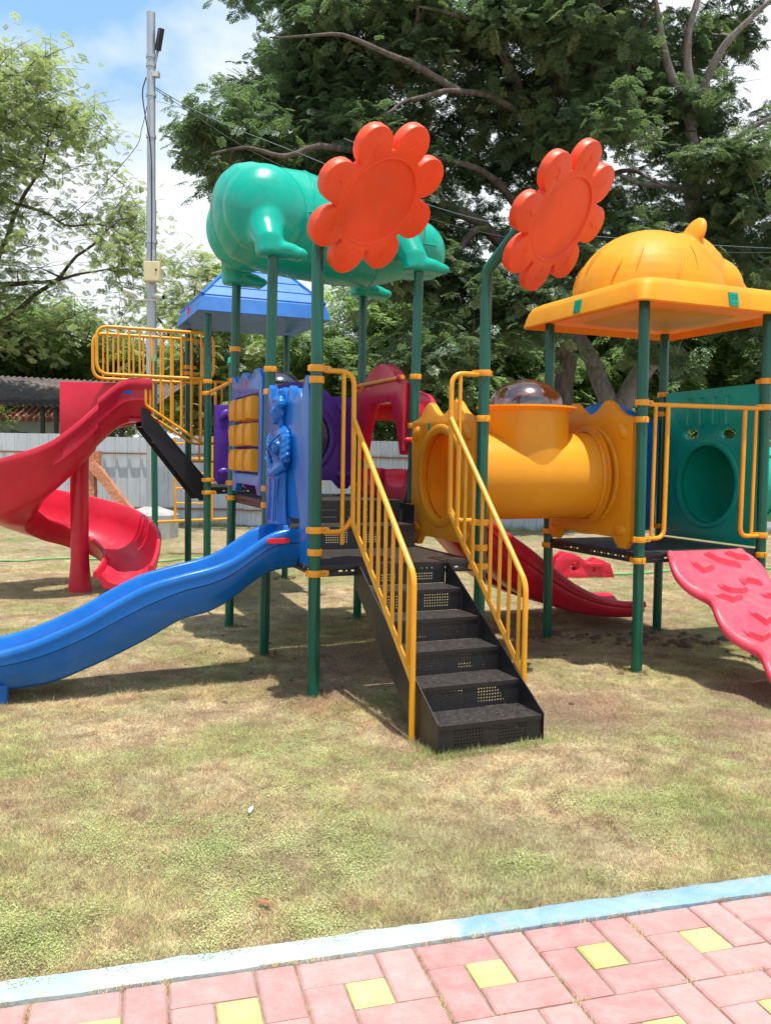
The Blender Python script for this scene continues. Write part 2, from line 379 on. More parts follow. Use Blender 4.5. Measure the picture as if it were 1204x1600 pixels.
# sand bed under and beyond the paving
def sand_mat():
    m, n, l, b = newmat('joint_sand'); l.new(ramp(n, l, noise_n(n, l, 30, 7, .7, 'World'), [(.3, (.16, .12, .085)), (.7, (.34, .28, .2))]), b.inputs['Base Color'])
    setp(b, Roughness=.95); bump(n, l, b, noise_n(n, l, 120, 4, .7, 'World'), .6, .01); return m
sb = MB(); p = [KA+KD*a+KN*t for a, t in ((-400, .041), (-400, -400), (400, -400), (400, .041))]
sb.add([(q.x, q.y, -.013) for q in p], [(0, 1, 2, 3)])
bed = sb.build('pavement', sand_mat(), kind='structure', angle=None); bed['label'] = 'pink and yellow block paving in the foreground'
def paver_mat(name, c, worn):
    m, n, l, b = newmat(name)
    oi = n.new('ShaderNodeObjectInfo'); base = ramp(n, l, oi.outputs['Random'], [(0, tuple(x*.82 for x in c)), (.5, c), (1, tuple(min(1, x*1.12) for x in c))])
    wf = ramp(n, l, noise_n(n, l, 9, 10, .78, 'World', .2), [(.42, (0, 0, 0)), (.72, (.65, .65, .65))])
    col = mixc(n, l, wf, base, worn)
    df = ramp(n, l, noise_n(n, l, 30, 9, .78, 'World', .6), [(.53, (0, 0, 0)), (.74, (.6, .6, .6))])
    col = mixc(n, l, df, col, (.30, .22, .17)); l.new(col, b.inputs['Base Color'])
    setp(b, Roughness=.62, Specular_IOR_Level=.35); bump(n, l, b, noise_n(n, l, 70, 8, .7, 'World'), .35, .006); return m
PINK = paver_mat('pink_paver', (.52, .24, .215), (.60, .40, .365)); YPAV = paver_mat('yellow_paver', (.55, .50, .17), (.58, .55, .32))
A_ = .1222
def paver(w, h, mat, name):
    m_ = MB(); g_ = .0034; c_ = .0065; X, Y = w/2-g_, h/2-g_
    for z, d in ((-.05, 0), (-c_, 0), (0, c_)):
        m_.v += [Vector((-X+d, -Y+d, z)), Vector((X-d, -Y+d, z)), Vector((X-d, Y-d, z)), Vector((-X+d, Y-d, z))]
    m_.f = [(0, 3, 2, 1)]+[(k*4+i, k*4+(i+1) % 4, k*4+4+(i+1) % 4, k*4+4+i) for k in range(2) for i in range(4)]+[(8, 9, 10, 11)]
    return m_.mesh(name, mat, 25, center=False)[0]
brick_me = paver(2*A_, A_, PINK, 'brick'); sq_me = paver(A_, A_, YPAV, 'yellow_brick')
ORG = KA+KN*(-.0545)       # lawn-side paving edge line
k0 = (Vector((-.017, 2.321, 0))-ORG).dot(KD)/A_   # a yellow block centre along the kerb
rotk = math.atan2(KD.y, KD.x); rest = MB(); nb = [0, 0]; cells = []
for i in range(-12, 14):
    for j in range(0, 9):
        cx = k0-1.5+3*i; cy = -3*(j+1)
        for (x0, y0, w, h) in ((0, 2, 2, 1), (2, 1, 1, 2), (1, 0, 2, 1), (0, 0, 1, 2), (1, 1, 1, 1)):
            u_ = (cx+x0+w/2)*A_; v_ = (cy+y0+h/2)*A_
            P = ORG+KD*u_+KN*v_; cells.append(((P.x)**2*.6+(P.y-2.4)**2*2.4+(0 if P.y > 1.75 else 9), P, w, h))
cells.sort(key=lambda c: c[0])
for k, (_, P, w, h) in enumerate(cells):
    yl = w == h; dz = random.uniform(-.0025, .002); tw = random.uniform(-.006, .006)
    Mx = Matrix.Translation((P.x, P.y, -.004+dz)) @ Matrix.Rotation(rotk+tw+(math.pi/2 if h > w else 0), 4, 'Z') @ Matrix.Rotation(random.uniform(-.004, .004), 4, 'X')
    lim = 64 if yl else 236
    if nb[yl] < lim:
        nb[yl] += 1; place('yellow_brick' if yl else 'brick', sq_me if yl else brick_me, Mx, bed)
    elif not yl:
        rest.add([Mx @ q.co for q in brick_me.vertices], [tuple(pp.vertices) for pp in brick_me.polygons])
rest.build('brick_field', PINK, bed, kind='stuff', angle=25)
def kerb_mat(name, c, c2):
    m, n, l, b = newmat(name)
    col = mixc(n, l, ramp(n, l, noise_n(n, l, 5, 6, .6, 'World'), [(.35, (0, 0, 0)), (.7, (1, 1, 1))]), c, c2)
    chip = ramp(n, l, noise_n(n, l, 16, 9, .75, 'World', .5), [(.57, (0, 0, 0)), (.66, (.9, .9, .9))])
    l.new(mixc(n, l, chip, col, (.36, .30, .23)), b.inputs['Base Color']); setp(b, Roughness=.6)
    bump(n, l, b, noise_n(n, l, 40, 7, .7, 'World'), .4, .01); return m
def kerb(a0, a1, mat, label):
    m_ = MB(); n_ = int((a1-a0)/.02); rings = []
    for i in range(n_+1):
        a = a0+(a1-a0)*i/n_; wob = .006*noise.noise((a*7, 0, 0))+.003*noise.noise((a*30, 0, 0)); wob2 = .009*noise.noise((a*9, 5, 0))+.005*noise.noise((a*33, 5, 0))
        pr = [(-.052+wob, -.03), (-.052+wob, .001), (-.048+wob, .005), (.044+wob2, .006), (.052+wob2, .001), (.052+wob2, -.03)]
        rings.append([Vector((*(KA+KD*a+KN*t).xy, z+.001*noise.noise((a*15, t*40, 3)))) for t, z in pr])
    m_.loft(rings, closed=True)
    o = m_.build('kerb', mat); tag(o, label, 'kerb')
KERBM, kn, kl, kb_ = newmat('faded_kerb_paint')
brk = (Vector((.253, 2.651, 0))-KA).dot(KD)
gk = kn.new('ShaderNodeNewGeometry'); dk_ = kn.new('ShaderNodeVectorMath'); dk_.operation = 'DOT_PRODUCT'; kl.new(gk.outputs['Position'], dk_.inputs[0]); dk_.inputs[1].default_value = tuple(KD)
ak = kn.new('ShaderNodeMath'); ak.operation = 'MULTIPLY_ADD'; kl.new(noise_n(kn, kl, 22, 7, .7, 'World', .5), ak.inputs[0]); ak.inputs[1].default_value = .14; kl.new(dk_.outputs['Value'], ak.inputs[2])
mk = kn.new('ShaderNodeMapRange'); c0 = brk+KA.dot(KD)+.07; mk.inputs['From Min'].default_value = c0-.012; mk.inputs['From Max'].default_value = c0+.012; kl.new(ak.outputs[0], mk.inputs['Value'])
vary = ramp(kn, kl, noise_n(kn, kl, 4, 8, .7, 'World', .8), [(.35, (0, 0, 0)), (.7, (1, 1, 1))])
pale = mixc(kn, kl, vary, (.38, .49, .46), (.53, .545, .50)); bluep = mixc(kn, kl, vary, (.19, .35, .47), (.40, .49, .53))
kc = mixc(kn, kl, mk.outputs['Result'], pale, bluep)
chipk = ramp(kn, kl, noise_n(kn, kl, 15, 10, .78, 'World', .7), [(.56, (0, 0, 0)), (.63, (.85, .85, .85))])
kl.new(mixc(kn, kl, chipk, kc, (.42, .36, .28)), kb_.inputs['Base Color']); setp(kb_, Roughness=.65); bump(kn, kl, kb_, noise_n(kn, kl, 40, 7, .7, 'World'), .5, .01)
kerb(-12, 14, KERBM, 'thin worn kerb strip, pale cyan at left and blue at right, between lawn and paving')

# ------------------------------------------------------------------ instanced foliage / grass
def scatter(name, pts, rot, scl, inst, mat, parent=None, label=None, cat=None, kind='stuff'):
    me = bpy.data.meshes.new(name); n = len(pts); c = np.mean(pts, axis=0)
    me.vertices.add(n); me.vertices.foreach_set('co', (np.asarray(pts)-c).astype('f').ravel())
    a = me.attributes.new('rot', 'FLOAT_VECTOR', 'POINT'); a.data.foreach_set('vector', np.asarray(rot, 'f').ravel())
    a = me.attributes.new('scl', 'FLOAT', 'POINT'); a.data.foreach_set('value', np.asarray(scl, 'f').ravel())
    o = place(name, me, Matrix.Translation(Vector(c)), parent); tag(o, label, cat, kind=kind)
    ng = bpy.data.node_groups.new(name, 'GeometryNodeTree')
    ng.interface.new_socket('Geometry', in_out='INPUT', socket_type='NodeSocketGeometry'); ng.interface.new_socket('Geometry', in_out='OUTPUT', socket_type='NodeSocketGeometry')
    N, L = ng.nodes, ng.links; gi = N.new('NodeGroupInput'); go = N.new('NodeGroupOutput')
    ip = N.new('GeometryNodeInstanceOnPoints'); oi = N.new('GeometryNodeObjectInfo'); oi.inputs['Object'].default_value = inst; oi.inputs['As Instance'].default_value = True
    L.new(gi.outputs[0], ip.inputs['Points']); L.new(oi.outputs['Geometry'], ip.inputs['Instance'])
    na = N.new('GeometryNodeInputNamedAttribute'); na.data_type = 'FLOAT_VECTOR'; na.inputs['Name'].default_value = 'rot'
    er = N.new('FunctionNodeEulerToRotation'); L.new(na.outputs['Attribute'], er.inputs[0]); L.new(er.outputs[0], ip.inputs['Rotation'])
    nb_ = N.new('GeometryNodeInputNamedAttribute'); nb_.data_type = 'FLOAT'; nb_.inputs['Name'].default_value = 'scl'; L.new(nb_.outputs['Attribute'], ip.inputs['Scale'])
    L.new(ip.outputs[0], go.inputs[0]); md = o.modifiers.new('scatter', 'NODES'); md.node_group = ng
    return o
def seed_obj(name, mb, mat):
    me, _ = mb.mesh(name, mat, None, center=False); return bpy.data.objects.new(name, me)   # never linked: only a source for scatter()
def tuft(n, r, h0, h1, w, lean, mat, name):
    m_ = MB()
    for _ in range(n):
        a = random.uniform(0, 6.28); q = r*math.sqrt(random.random()); x, y = q*math.cos(a), q*math.sin(a)
        h = random.uniform(h0, h1); b_ = random.uniform(0, 6.28); tx, ty = lean*h*math.cos(b_)*random.random(), lean*h*math.sin(b_)*random.random()
        c_ = random.uniform(0, 3.14); wx, wy = w*math.cos(c_), w*math.sin(c_)
        m_.add([(x-wx, y-wy, -.004), (x+wx, y+wy, -.004), (x+tx, y+ty, h)], [(0, 1, 2)])
    return seed_obj(name, m_, mat)
def clover(n, r, mat, name):
    m_ = MB()
    for _ in range(n):
        a = random.uniform(0, 6.28); q = r*math.sqrt(random.random()); x, y, z = q*math.cos(a), q*math.sin(a), random.uniform(.003, .016)
        s_ = random.uniform(.0018, .0042); t = random.uniform(0, 6.28); ex = Vector((math.cos(t), math.sin(t), random.uniform(-.4, .4)))*s_; ey = Vector((-math.sin(t), math.cos(t), random.uniform(-.4, .4)))*s_*.6
        c_ = Vector((x, y, z)); m_.add([c_-ex, c_-ey, c_+ex, c_+ey], [(0, 1, 2, 3)])
    return seed_obj(name, m_, mat)
BL1 = blade_mat('blade_mixed', (1.25, 1.25, 1.1), .12); BL2 = blade_mat('blade_straw', (1.45, 1.3, 1.1), 0.0); BL3 = blade_mat('clover_leaf', (1.0, 1.10, .8), .35); BL4 = blade_mat('fringe_blade', (1.0, 1.1, .8), .45)
kinds = [tuft(80, .07, .005, .018, .0008, 1.8, BL1, 'blade_patch'), tuft(60, .07, .003, .012, .0008, 5.0, BL2, 'straw_patch'), clover(80, .07, BL3, 'clover_patch'), tuft(80, .06, .012, .034, .0009, 1.2, BL4, 'long_blade_patch')]
def grass_pts(n, y0, y1):
    # denser near the camera, within the wedge that can be looked at
    t = rng.random(n); y = y0*(y1/y0)**t; x = (rng.random(n)-.5)*2*(y*.56+.9); return x, y
def add_grass(k, n, y0, y1, test, smin, smax, name, label):
    x, y = grass_pts(n, y0, y1); P = []; S_ = []
    for a, b_ in zip(x, y):
        q = Vector((a, b_, 0)); dk = (q-KA).dot(KN)
        if dk < .052+.012*noise.noise((a*20, b_*20, 0)): continue
        if not test(a, b_, dk): continue
        P.append((a, b_, lawn_h(a, b_))); S_.append(random.uniform(smin, smax)*(1 if b_ < 6 else (b_/6)**.5))
    rot = [(0, 0, random.uniform(0, 6.28)) for _ in P]
    scatter(name, np.array(P), rot, S_, kinds[k], None, None, label, 'grass')
nf = lambda x, y, s, o: noise.noise((x*s, y*s, o))
add_grass(0, 24000, 2.0, 13, lambda x, y, d: nf(x, y, 1.3, 7) > -.35, .7, 1.2, 'short_grass', 'short olive grass blades covering the lawn')
add_grass(1, 20000, 2.0, 12, lambda x, y, d: nf(x, y, 1.1, 3) > -.25, .8, 1.3, 'dry_straw', 'flattened dry straw in beige patches over the lawn')
add_grass(2, 17000, 2.1, 11, lambda x, y, d: nf(x, y, 1.4, 11)+.5*nf(x, y, 5, 2) > .14, .7, 1.15, 'clover', 'tiny green clover leaves spreading in patches between the grass')
add_grass(3, 3800, 2.0, 9, lambda x, y, d: d < .22+.12*nf(x, y, 5, 1) or nf(x, y, 1.8, 5) > .38, .6, 1.0, 'long_grass', 'longer green grass fringe along the kerb and in a few tufts')
# dead grass heaps near the posts
STRAW = blade_mat('straw_heap', (1.0, .86, .72), 0.0)
heap = tuft(160, .10, .008, .04, .0010, 3.5, STRAW, 'straw_heap_patch'); HP = []
for (cx, cy, sp, n_) in ((.02, 5.0, .35, 90), (-.35, 5.1, .12, 40), (-1.0, 5.5, .3, 60), (-1.9, 5.0, .35, 40), (-2.45, 4.85, .15, 30), (2.5, 7.1, .35, 60), (1.7, 6.9, .4, 50), (.9, 5.3, .3, 30), (-1.1, 6.3, .3, 40)):
    for _ in range(n_): HP.append((random.gauss(cx, sp), random.gauss(cy, sp*.6)))
scatter('dead_grass', np.array([(a, b_, lawn_h(a, b_)) for a, b_ in HP]), [(random.uniform(-.3, .3), random.uniform(-.3, .3), random.uniform(0, 6.28)) for _ in HP], [random.uniform(.5, 1) for _ in HP], heap, None, None, 'raked heaps of brown dead grass around the post feet', 'dead grass')

# weeds and crumbs of soil along the kerb-paver joint
jt = tuft(16, .016, .006, .020, .0010, 1.6, BL1, 'joint_tuft'); JP = []
for _ in range(420):
    a = random.uniform(-1.2, 3.6); q = KA+KD*a+KN*(-.0545+random.gauss(0, .004))
    if noise.noise((a*4, 0, 9)) > -.15: JP.append((q.x, q.y, .0))
for _ in range(700):
    a = random.uniform(-1.4, 3.2); j = random.choice((3, 6, 9)); q = ORG+KD*a-KN*(j*A_+random.gauss(0, .002))
    if noise.noise((a*5, j*2, 4)) > .0: JP.append((q.x, q.y, -.010))
for _ in range(700):
    i_ = random.randint(-4, 9); b_ = random.uniform(0, .9); q = ORG+KD*((k0-1.5+3*i_)*A_+random.gauss(0, .002))-KN*b_
    if noise.noise((b_*5, i_*2.3, 7)) > .0: JP.append((q.x, q.y, -.010))
scatter('joint_weeds', np.array(JP), [(0, 0, random.uniform(0, 6.28)) for _ in JP], [random.uniform(.4, 1.0) for _ in JP], jt, None, None, 'tiny weeds growing in the joint between kerb and pavers', 'weeds')

# ------------------------------------------------------------------ play structure
TH = .3934; S = 1.1667
U = Vector((math.cos(TH), math.sin(TH), 0)); V = Vector((-U.y, U.x, 0)); Z = Vector((0, 0, 1))
P = {}
P[1] = Vector((-.4352, 5.3083, 0)); P[2] = P[1]+V*S; P[3] = P[2]+V*S; P[6] = P[1]+U*S; P[5] = P[6]+V*S; P[4] = P[5]+V*S
P[8] = Vector((1.7911, 6.0593, 0)); P[7] = P[8]+V*S; P[10] = P[8]+U*S; P[9] = P[7]+U*S
P[11] = Vector((-1.8473, 8.8814, 0)); P[12] = P[11]+V*S; P[14] = P[12]+U*S; P[15] = P[11]+U*S
H1, H2, H3 = .82, 1.165, .85; ROOF_H, ANIMAL_H, TOWER_H = 2.63, 2.9525, 2.94
lean = {2: (-.018, .030), 3: (-.028, .022), 4: (.004, .018), 5: (-.006, .036), 7: (.034, -.02), 8: (.022, -.012), 9: (.016, -.008), 10: (0, -.030)}
def post_at(k, z):
    top = {7: 2.63, 8: 2.63, 9: 2.63, 10: 2.63}.get(k, 2.95); a, b = lean.get(k, (0, 0)); return P[k]+Vector((a+(b-a)*z/top, 0, z))
play = thing('play_structure', (.3, 6.6, 0), 'large multicoloured play structure with slides, tunnels, stairs and animal roof on the lawn', 'play structure')
def fluted(mb, pts, r=.038, n=48):
    pts = [Vector(p) for p in pts]; m = len(pts); rings = []
    nrm = None
    for i in range(m):
        t = (pts[min(i+1, m-1)]-pts[max(i-1, 0)]).normalized()
        nrm = t.orthogonal().normalized() if nrm is None else (nrm-t*nrm.dot(t)).normalized()
        bn = t.cross(nrm)
        rings.append([pts[i]+(nrm*math.cos(2*math.pi*k/n)+bn*math.sin(2*math.pi*k/n))*(r*(.935 if k % 6 == 0 else 1)) for k in range(n)])
    mb.loft(rings, caps=True)
# clamp shared mesh: ring, split lugs and a bolt head, pointing along local +X
cl = MB(); hh = .021
cl.lathe([(.039, -hh), (.0455, -hh), (.0475, -hh*.6), (.0475, hh*.6), (.0455, hh), (.039, hh)], 28)
cl.box((.062, 0, 0), (.036, .030, .036)); cl.box((.084, 0, 0), (.014, .022, .028)); cl.box((-.050, 0, 0), (.012, .022, .034))
CLAMP_ME = cl.mesh('clamp', CLAMPY, 35, center=False)[0]
bt = MB(); bt.lathe([(0, .006), (.006, .006), (.008, .003), (.008, 0)], 10); BOLT_ME = bt.mesh('bolt', BOLT, 35, center=False)[0]
def bolt_at(p, nrm, parent, s=1): place('bolt', BOLT_ME, Matrix.Translation(p) @ Vector(nrm).to_track_quat('Z', 'Y').to_matrix().to_4x4() @ Matrix.Scale(s, 4), parent)
uA = TH; vA = TH+math.pi/2
plan = {1: (ANIMAL_H, [(2.04, uA), (1.97, vA), (1.044, uA), (.906, vA), (.773, uA)]),
        2: (ANIMAL_H, [(2.136, vA), (1.97, -vA+math.pi), (1.256, vA), (1.133, vA)]),
        3: (ANIMAL_H, [(2.41, vA), (2.14, uA), (1.26, uA), (1.13, uA)]),
        4: (ANIMAL_H, [(2.12, uA), (1.25, uA), (1.12, uA)]),
        5: (ANIMAL_H, [(2.14, vA), (1.755, vA+math.pi), (1.643, vA), (1.12, uA+math.pi), (.9, vA+math.pi)]),
        6: (2.82, [(2.07, uA+math.pi), (1.77, vA), (1.077, uA+math.pi), (.907, vA), (.78, uA+math.pi)]),
        7: (ROOF_H, [(1.80, vA+math.pi), (.914, vA+math.pi), (.797, uA)]),
        8: (ROOF_H, [(1.915, uA), (1.796, vA), (.95, uA), (.80, vA)]),
        9: (ROOF_H, [(2.09, uA), (1.92, uA+math.pi), (.937, uA), (.8, uA)]),
        10: (ROOF_H, [(2.12, vA), (1.925, uA+math.pi), (.96, uA+math.pi), (.81, vA)]),
        11: (TOWER_H, [(2.25, vA), (2.13, uA), (1.24, uA), (1.11, uA)]),
        12: (TOWER_H, [(2.50, uA), (2.43, uA), (1.31, -vA), (1.15, -vA)]),
        14: (TOWER_H, [(2.2, uA), (1.2, uA)]), 15: (TOWER_H, [(2.2, uA), (1.2, uA)])}
MDIR = Vector((.75, -.66, 0)); posts = {}
for k, (top, cls) in plan.items():
    m_ = MB()
    if k in (1, 6):
        b0 = post_at(k, 2.78 if k == 1 else 2.74); pts = [P[k]+Z*-.15, P[k]+Z*1.4, b0-Z*.09]
        pts += fillet([b0-Z*.07, b0, b0+(MDIR*.72+Z*.70)*.07], .06, 4)+[b0+(MDIR*.72+Z*.70)*.40]
        fluted(m_, pts)
    else: fluted(m_, [post_at(k, z) for z in (-.15, top*.5, top)])
    posts[k] = m_.build('post', POSTG, play, angle=60)
    for z, a in cls:
        place('clamp', CLAMP_ME, Matrix.Translation(post_at(k, z)) @ Matrix.Rotation(a, 4, 'Z'), posts[k])
        bolt_at(post_at(k, z)+Vector((math.cos(a)*.062+math.sin(a)*.015, math.sin(a)*.062-math.cos(a)*.015, 0)), (math.sin(a), -math.cos(a), 0), posts[k])

# decks: perforated plate with a folded skirt showing slots
def deck(a, b, c, d, h, label):
    m_ = MB(); q = [P[i] for i in (a, b, c, d)]; cen = sum(q, Vector())/4; ins = .02
    q = [p+(cen-p).normalized()*ins for p in q]
    o = None
    m_.add([p+Z*(h-.004) for p in q]+[p+Z*h for p in q], [(0, 3, 2, 1), (4, 5, 6, 7)]+[(i, (i+1) % 4, 4+(i+1) % 4, 4+i) for i in range(4)])
    o = m_.build('deck', BLK, play, label, 30)
    for i in range(4):
        p0, p1 = q[i], q[(i+1) % 4]; dr = (p1-p0).normalized(); nrm = dr.cross(Z); w = (p1-p0).length
        if nrm.dot(cen-p0) > 0: nrm = -nrm
        holes = []; x = .16
        while x < w-.16:
            holes.append(pill(x, .033, .030, .010)); x += .085
            if x > .45 and x < w-.5: x = w-.5
            holes.append(circ(x-.045, .033, .006, 8))
        M_ = Matrix([[dr.x, 0, nrm.x, 0], [dr.y, 0, nrm.y, 0], [0, 1, 0, 0], [0, 0, 0, 1]]); M_ = Matrix.Translation(p0+nrm*.004+Z*(h-.072)) @ M_
        if M_.determinant() < 0: M_ = M_ @ Matrix.Scale(1, 4)
        s_ = MB().panel([(.0, 0), (w, 0), (w, .0705), (.0, .0705)], holes, .003, .001, M_)
        s_.build('skirt', BLK, o, angle=30)
    return o
deck(1, 6, 5, 2, H1, 'lower black perforated deck at the head of the front stairs')
deck(2, 5, 4, 3, H2, 'upper black deck under the green animal roof')
deck(8, 10, 9, 7, H3, 'black deck under the yellow roof')
deck(11, 15, 14, 12, H2, 'black deck of the rear blue-roofed tower')

# perforated riser / tread plates
def plate(w, h, t, mat, name):
    me = bpy.data.meshes.new(name); X, Zz, Y = w/2, h/2, t/2
    v = [(-X, -Y, -Zz), (X, -Y, -Zz), (X, -Y, Zz), (-X, -Y, Zz), (-X, Y, -Zz), (X, Y, -Zz), (X, Y, Zz), (-X, Y, Zz)]
    me.from_pydata(v, [], [(0, 1, 2, 3), (5, 4, 7, 6), (3, 2, 6, 7), (1, 0, 4, 5), (0, 3, 7, 4), (2, 1, 5, 6)])
    uv = me.uv_layers.new(name='UVMap')
    for lp in me.loops:
        c = me.vertices[lp.vertex_index].co; uv.data[lp.index].uv = (c.x, c.z)
    me.materials.append(mat); return me
def basis(x, y, o): # x along, y depth, z up at o
    return Matrix([[x.x, y.x, 0, o.x], [x.y, y.y, 0, o.y], [x.z, y.z, 1, o.z], [0, 0, 0, 1]])
SW = .62; SC = P[1]+U*S*.503   # stair centre on the deck front edge
RISE = H1/6; RUN = 1.19/5
riser_me = plate(SW-.006, RISE-.006, .002, BLKP, 'riser'); tread_me = MB()
tread_me.box((0, 0, 0), (SW-.006, RUN+.002, .004)); tread_me.box((0, -RUN/2-.0035, -.009), (SW-.004, .005, .022)); tread_me = tread_me.mesh('tread', BLK, 30, center=False)[0]
st = MB()
for sd in (-1, 1):
    o2 = SC+U*sd*(SW/2+.003); prof = []
    pr = [(0, H1-.004), (0, H1-.16), (1.19-RUN*1.02, 0.0), (1.19+.012, -.03), (1.19+.012, RISE+.012), (.05, H1-.004)]
    v = []
    for x_, z_ in pr: v += [o2-V*(x_+.022)+Z*z_-U*.003, o2-V*(x_+.022)+Z*z_+U*.003]
    n_ = len(pr); st.add(v, [tuple(range(0, 2*n_, 2)), tuple(range(1, 2*n_, 2))[::-1]]+[(2*i, 2*i+1, (2*i+3) % (2*n_), (2*i+2) % (2*n_)) for i in range(n_)])
stairs = st.build('staircase', BLK, play, 'black steel staircase of six perforated steps rising from the lawn to the lower deck', 30)
for k in range(6):      # k=0 bottom riser
    x_ = 1.19-RUN*k
    place('riser', riser_me, basis(U, V, SC-V*(x_+.02)+Z*(RISE*(k+.5)-.003)), stairs)
    if k < 5: place('tread', tread_me, basis(U, V, SC-V*(x_+.02-RUN/2)+Z*(RISE*(k+1)-.004)), stairs)
# two steps between lower and upper deck
inner = MB()
MIDc = P[2]+U*S*.5
inner.box((0, 0, 0), (.95, .004, .05), basis(U, V, MIDc-V*.006+Z*(H2-.10)))
for sd in (-1, 1): pass
inn = inner.build('inner_step', BLK, play, 'black perforated step between the lower and the upper deck', 30)
for sd in (-1, 1): m_ = MB(); m_.box((0, 0, 0), (.004, .28, H2-H1-.02), basis(U, V, MIDc+U*sd*.493-V*.14+Z*((H1+H2)/2-.01))); m_.build('side_plate', BLK, inn)
r2 = plate(.97, (H2-H1)/2-.012, .002, BLKP, 'riser'); t2 = MB().box((0, 0, 0), (.98, .285, .004)).mesh('tread', BLK, 30, center=False)[0]
place('riser', r2, basis(U, V, MIDc-V*.285+Z*(H1+(H2-H1)*.25)), inn); place('riser', r2, basis(U, V, MIDc-V*.028+Z*(H1+(H2-H1)*.74)), inn)
place('tread', t2, basis(U, V, MIDc-V*.145+Z*(H1+(H2-H1)*.5)), inn)

# hand rails of the stairs
def rail_tube(mb, pts, r=.0165, fr=.07, n=12): mb.tube(fillet(pts, fr, 6), r, n)
def F(a, run, z): return P[1]+U*a-V*run+Z*z          # a along deck edge, run outwards
def stair_rail(a, inner_a, post_a, zt, zt2, sl, low, foot, label):
    m_ = MB()
    rail_tube(m_, [F(post_a, 0, zt), F(a, 0, zt), F(a, .01, low-.02 if True else 0)], fr=.09)
    rail_tube(m_, [F(a, .0, zt2), F(a, sl[0], sl[1]), F(a, sl[0]+.005, foot)], fr=.06)
    rail_tube(m_, [F(a, .0, low), F(a, sl[0], sl[2])], fr=.02)
    rail = m_.build('handrail', STEELY, play, label, 50)
    lo = MB(); lo.tube(fillet([F(post_a, 0, low-.06), F(a*.72+post_a*.28, 0, low-.06), F(a, 0, low+.03)], .08), .0165, 12); lo.build('lower_bar', STEELY, rail, angle=50)
    bm = MB(); bm.tube([F(inner_a, 0, zt-.01), F(inner_a, 0, low-.14)], .0135, 10); bal_v = bm.build('baluster', STEELY, rail, angle=50)
    n_ = 8
    for i in range(1, n_+1):
        t = i/(n_+.6); run = sl[0]*t; z0 = low+(sl[2]-low)*t; z1 = zt2+(sl[1]-zt2)*t
        b_ = MB(); b_.tube([F(a, run, z0), F(a, run, z1)], .0115, 10); b_.build('baluster', STEELY, rail, angle=50)
    return rail
stair_rail(.245, .178, .05, 2.03, 1.74, (.955, .88, .31), 1.09, -.06, 'left yellow tubular handrail of the front stairs')
stair_rail(.925, .99, S-.05, 2.06, 1.77, (.97, .81, .28), 1.15, .17, 'right yellow tubular handrail of the front stairs')

# ---- moulded panels
def pframe(a, b, h, out=1):
    """frame of the panel between posts a and b: x to b, y up from height h, z to the right-hand outside"""
    A, B = P[a], P[b]; x = (B-A).normalized(); n_ = x.cross(Z)*out
    return Matrix([[x.x, 0, n_.x, A.x], [x.y, 0, n_.y, A.y], [x.z, 1, n_.z, h], [0, 0, 0, 1]])
def crest(w, h, x0, kind):
    """outline with feet at the bottom and a scalloped crest"""
    L = [(x0, .06), (x0+.05, 0), (x0+.13, 0), (x0+.20, .075), (w-x0-.20, .075), (w-x0-.13, 0), (w-x0-.05, 0), (w-x0, .06), (w-x0, h-.13)]
    if kind == 'wave':
        n_ = 44; xa, xb = w-x0-.05, x0+.05
        for i in range(n_+1):
            t = i/n_; L.append((xa+(xb-xa)*t, h-.125+.02*max(0, math.sin(math.pi*t))**.5+.11*(math.exp(-((t-.27)/.125)**2)+math.exp(-((t-.73)/.125)**2))*min(1, t/.08, (1-t)/.08)))
    elif kind == 'hump':
        n_ = 20; xa, xb = w-x0-.22, x0+.22; L.append((w-x0, h-.12)); 
        for i in range(n_+1):
            t = i/n_; L.append((xa+(xb-xa)*t, h-.12+.12*math.sin(math.pi*t)**.6))
    elif kind == 'flat': L[-1] = (w-x0, h)
    L.append((x0, h-.13 if kind != 'flat' else h))
    return L
def knob(M_, x, y, r=.07, d=.030, sx_=1.0, rot=0):
    m_ = MB(); R_ = (M_ @ Matrix.Translation((x, y, .026)) @ Matrix.Rotation(rot, 4, 'Z'))
    m_.lathe([(r*math.cos(t*math.pi/16), r*0+d*math.sin(t*math.pi/16)) for t in range(0, 9)], 24, R_ @ Matrix.Diagonal((1, .62, 1, 1))); return m_
def ringm(M_, cx, cy, r0, r1, z0, z1, n=56):
    m_ = MB(); m_.lathe([(r1+.006, z0), (r1, z1-.004), (r1-.006, z1), (r0+.006, z1), (r0, z1-.004), (r0, z0)], n, M_ @ Matrix.Translation((cx, cy, 0))); return m_
def port_panel(a, b, h, mat, label, kind='wave', ph=1.08, hr=.325, hy=.54, knobs=True, out=1, stk=None, extra=()):
    M_ = pframe(a, b, h, out); w = S; M2 = M_ if M_.determinant() > 0 else M_
    m_ = MB(); m_.panel(crest(w, ph, .065, kind), [circ(w/2, hy, hr, 56)]+list(extra), .028, .014, M_)
    o = m_.build('panel', mat, play, label, 35)
    for sgn in (1, -1):
        Q = M_ @ Matrix.Diagonal((1, 1, sgn, 1))
        ringm(Q, w/2, hy, hr-.012, hr+.05, .02, .040).build('port_ring', mat, o, angle=40)
        if knobs:
            for x, y, r_ in ((.17, .13, 0), (w-.17, .13, 0), (.17, ph-.23, .9), (w-.17, ph-.23, -.9)): knob(Q, x, y, rot=r_).build('knob', mat, o, angle=60)
    if stk:
        s_ = MB(); s_.box((0, 0, 0), (.035, .055, .003), M_ @ Matrix.Translation((stk[0], stk[1], .0300*stk[2]))); s_.build('sticker', STK_G, o)
    return o, M_
hy1 = .54
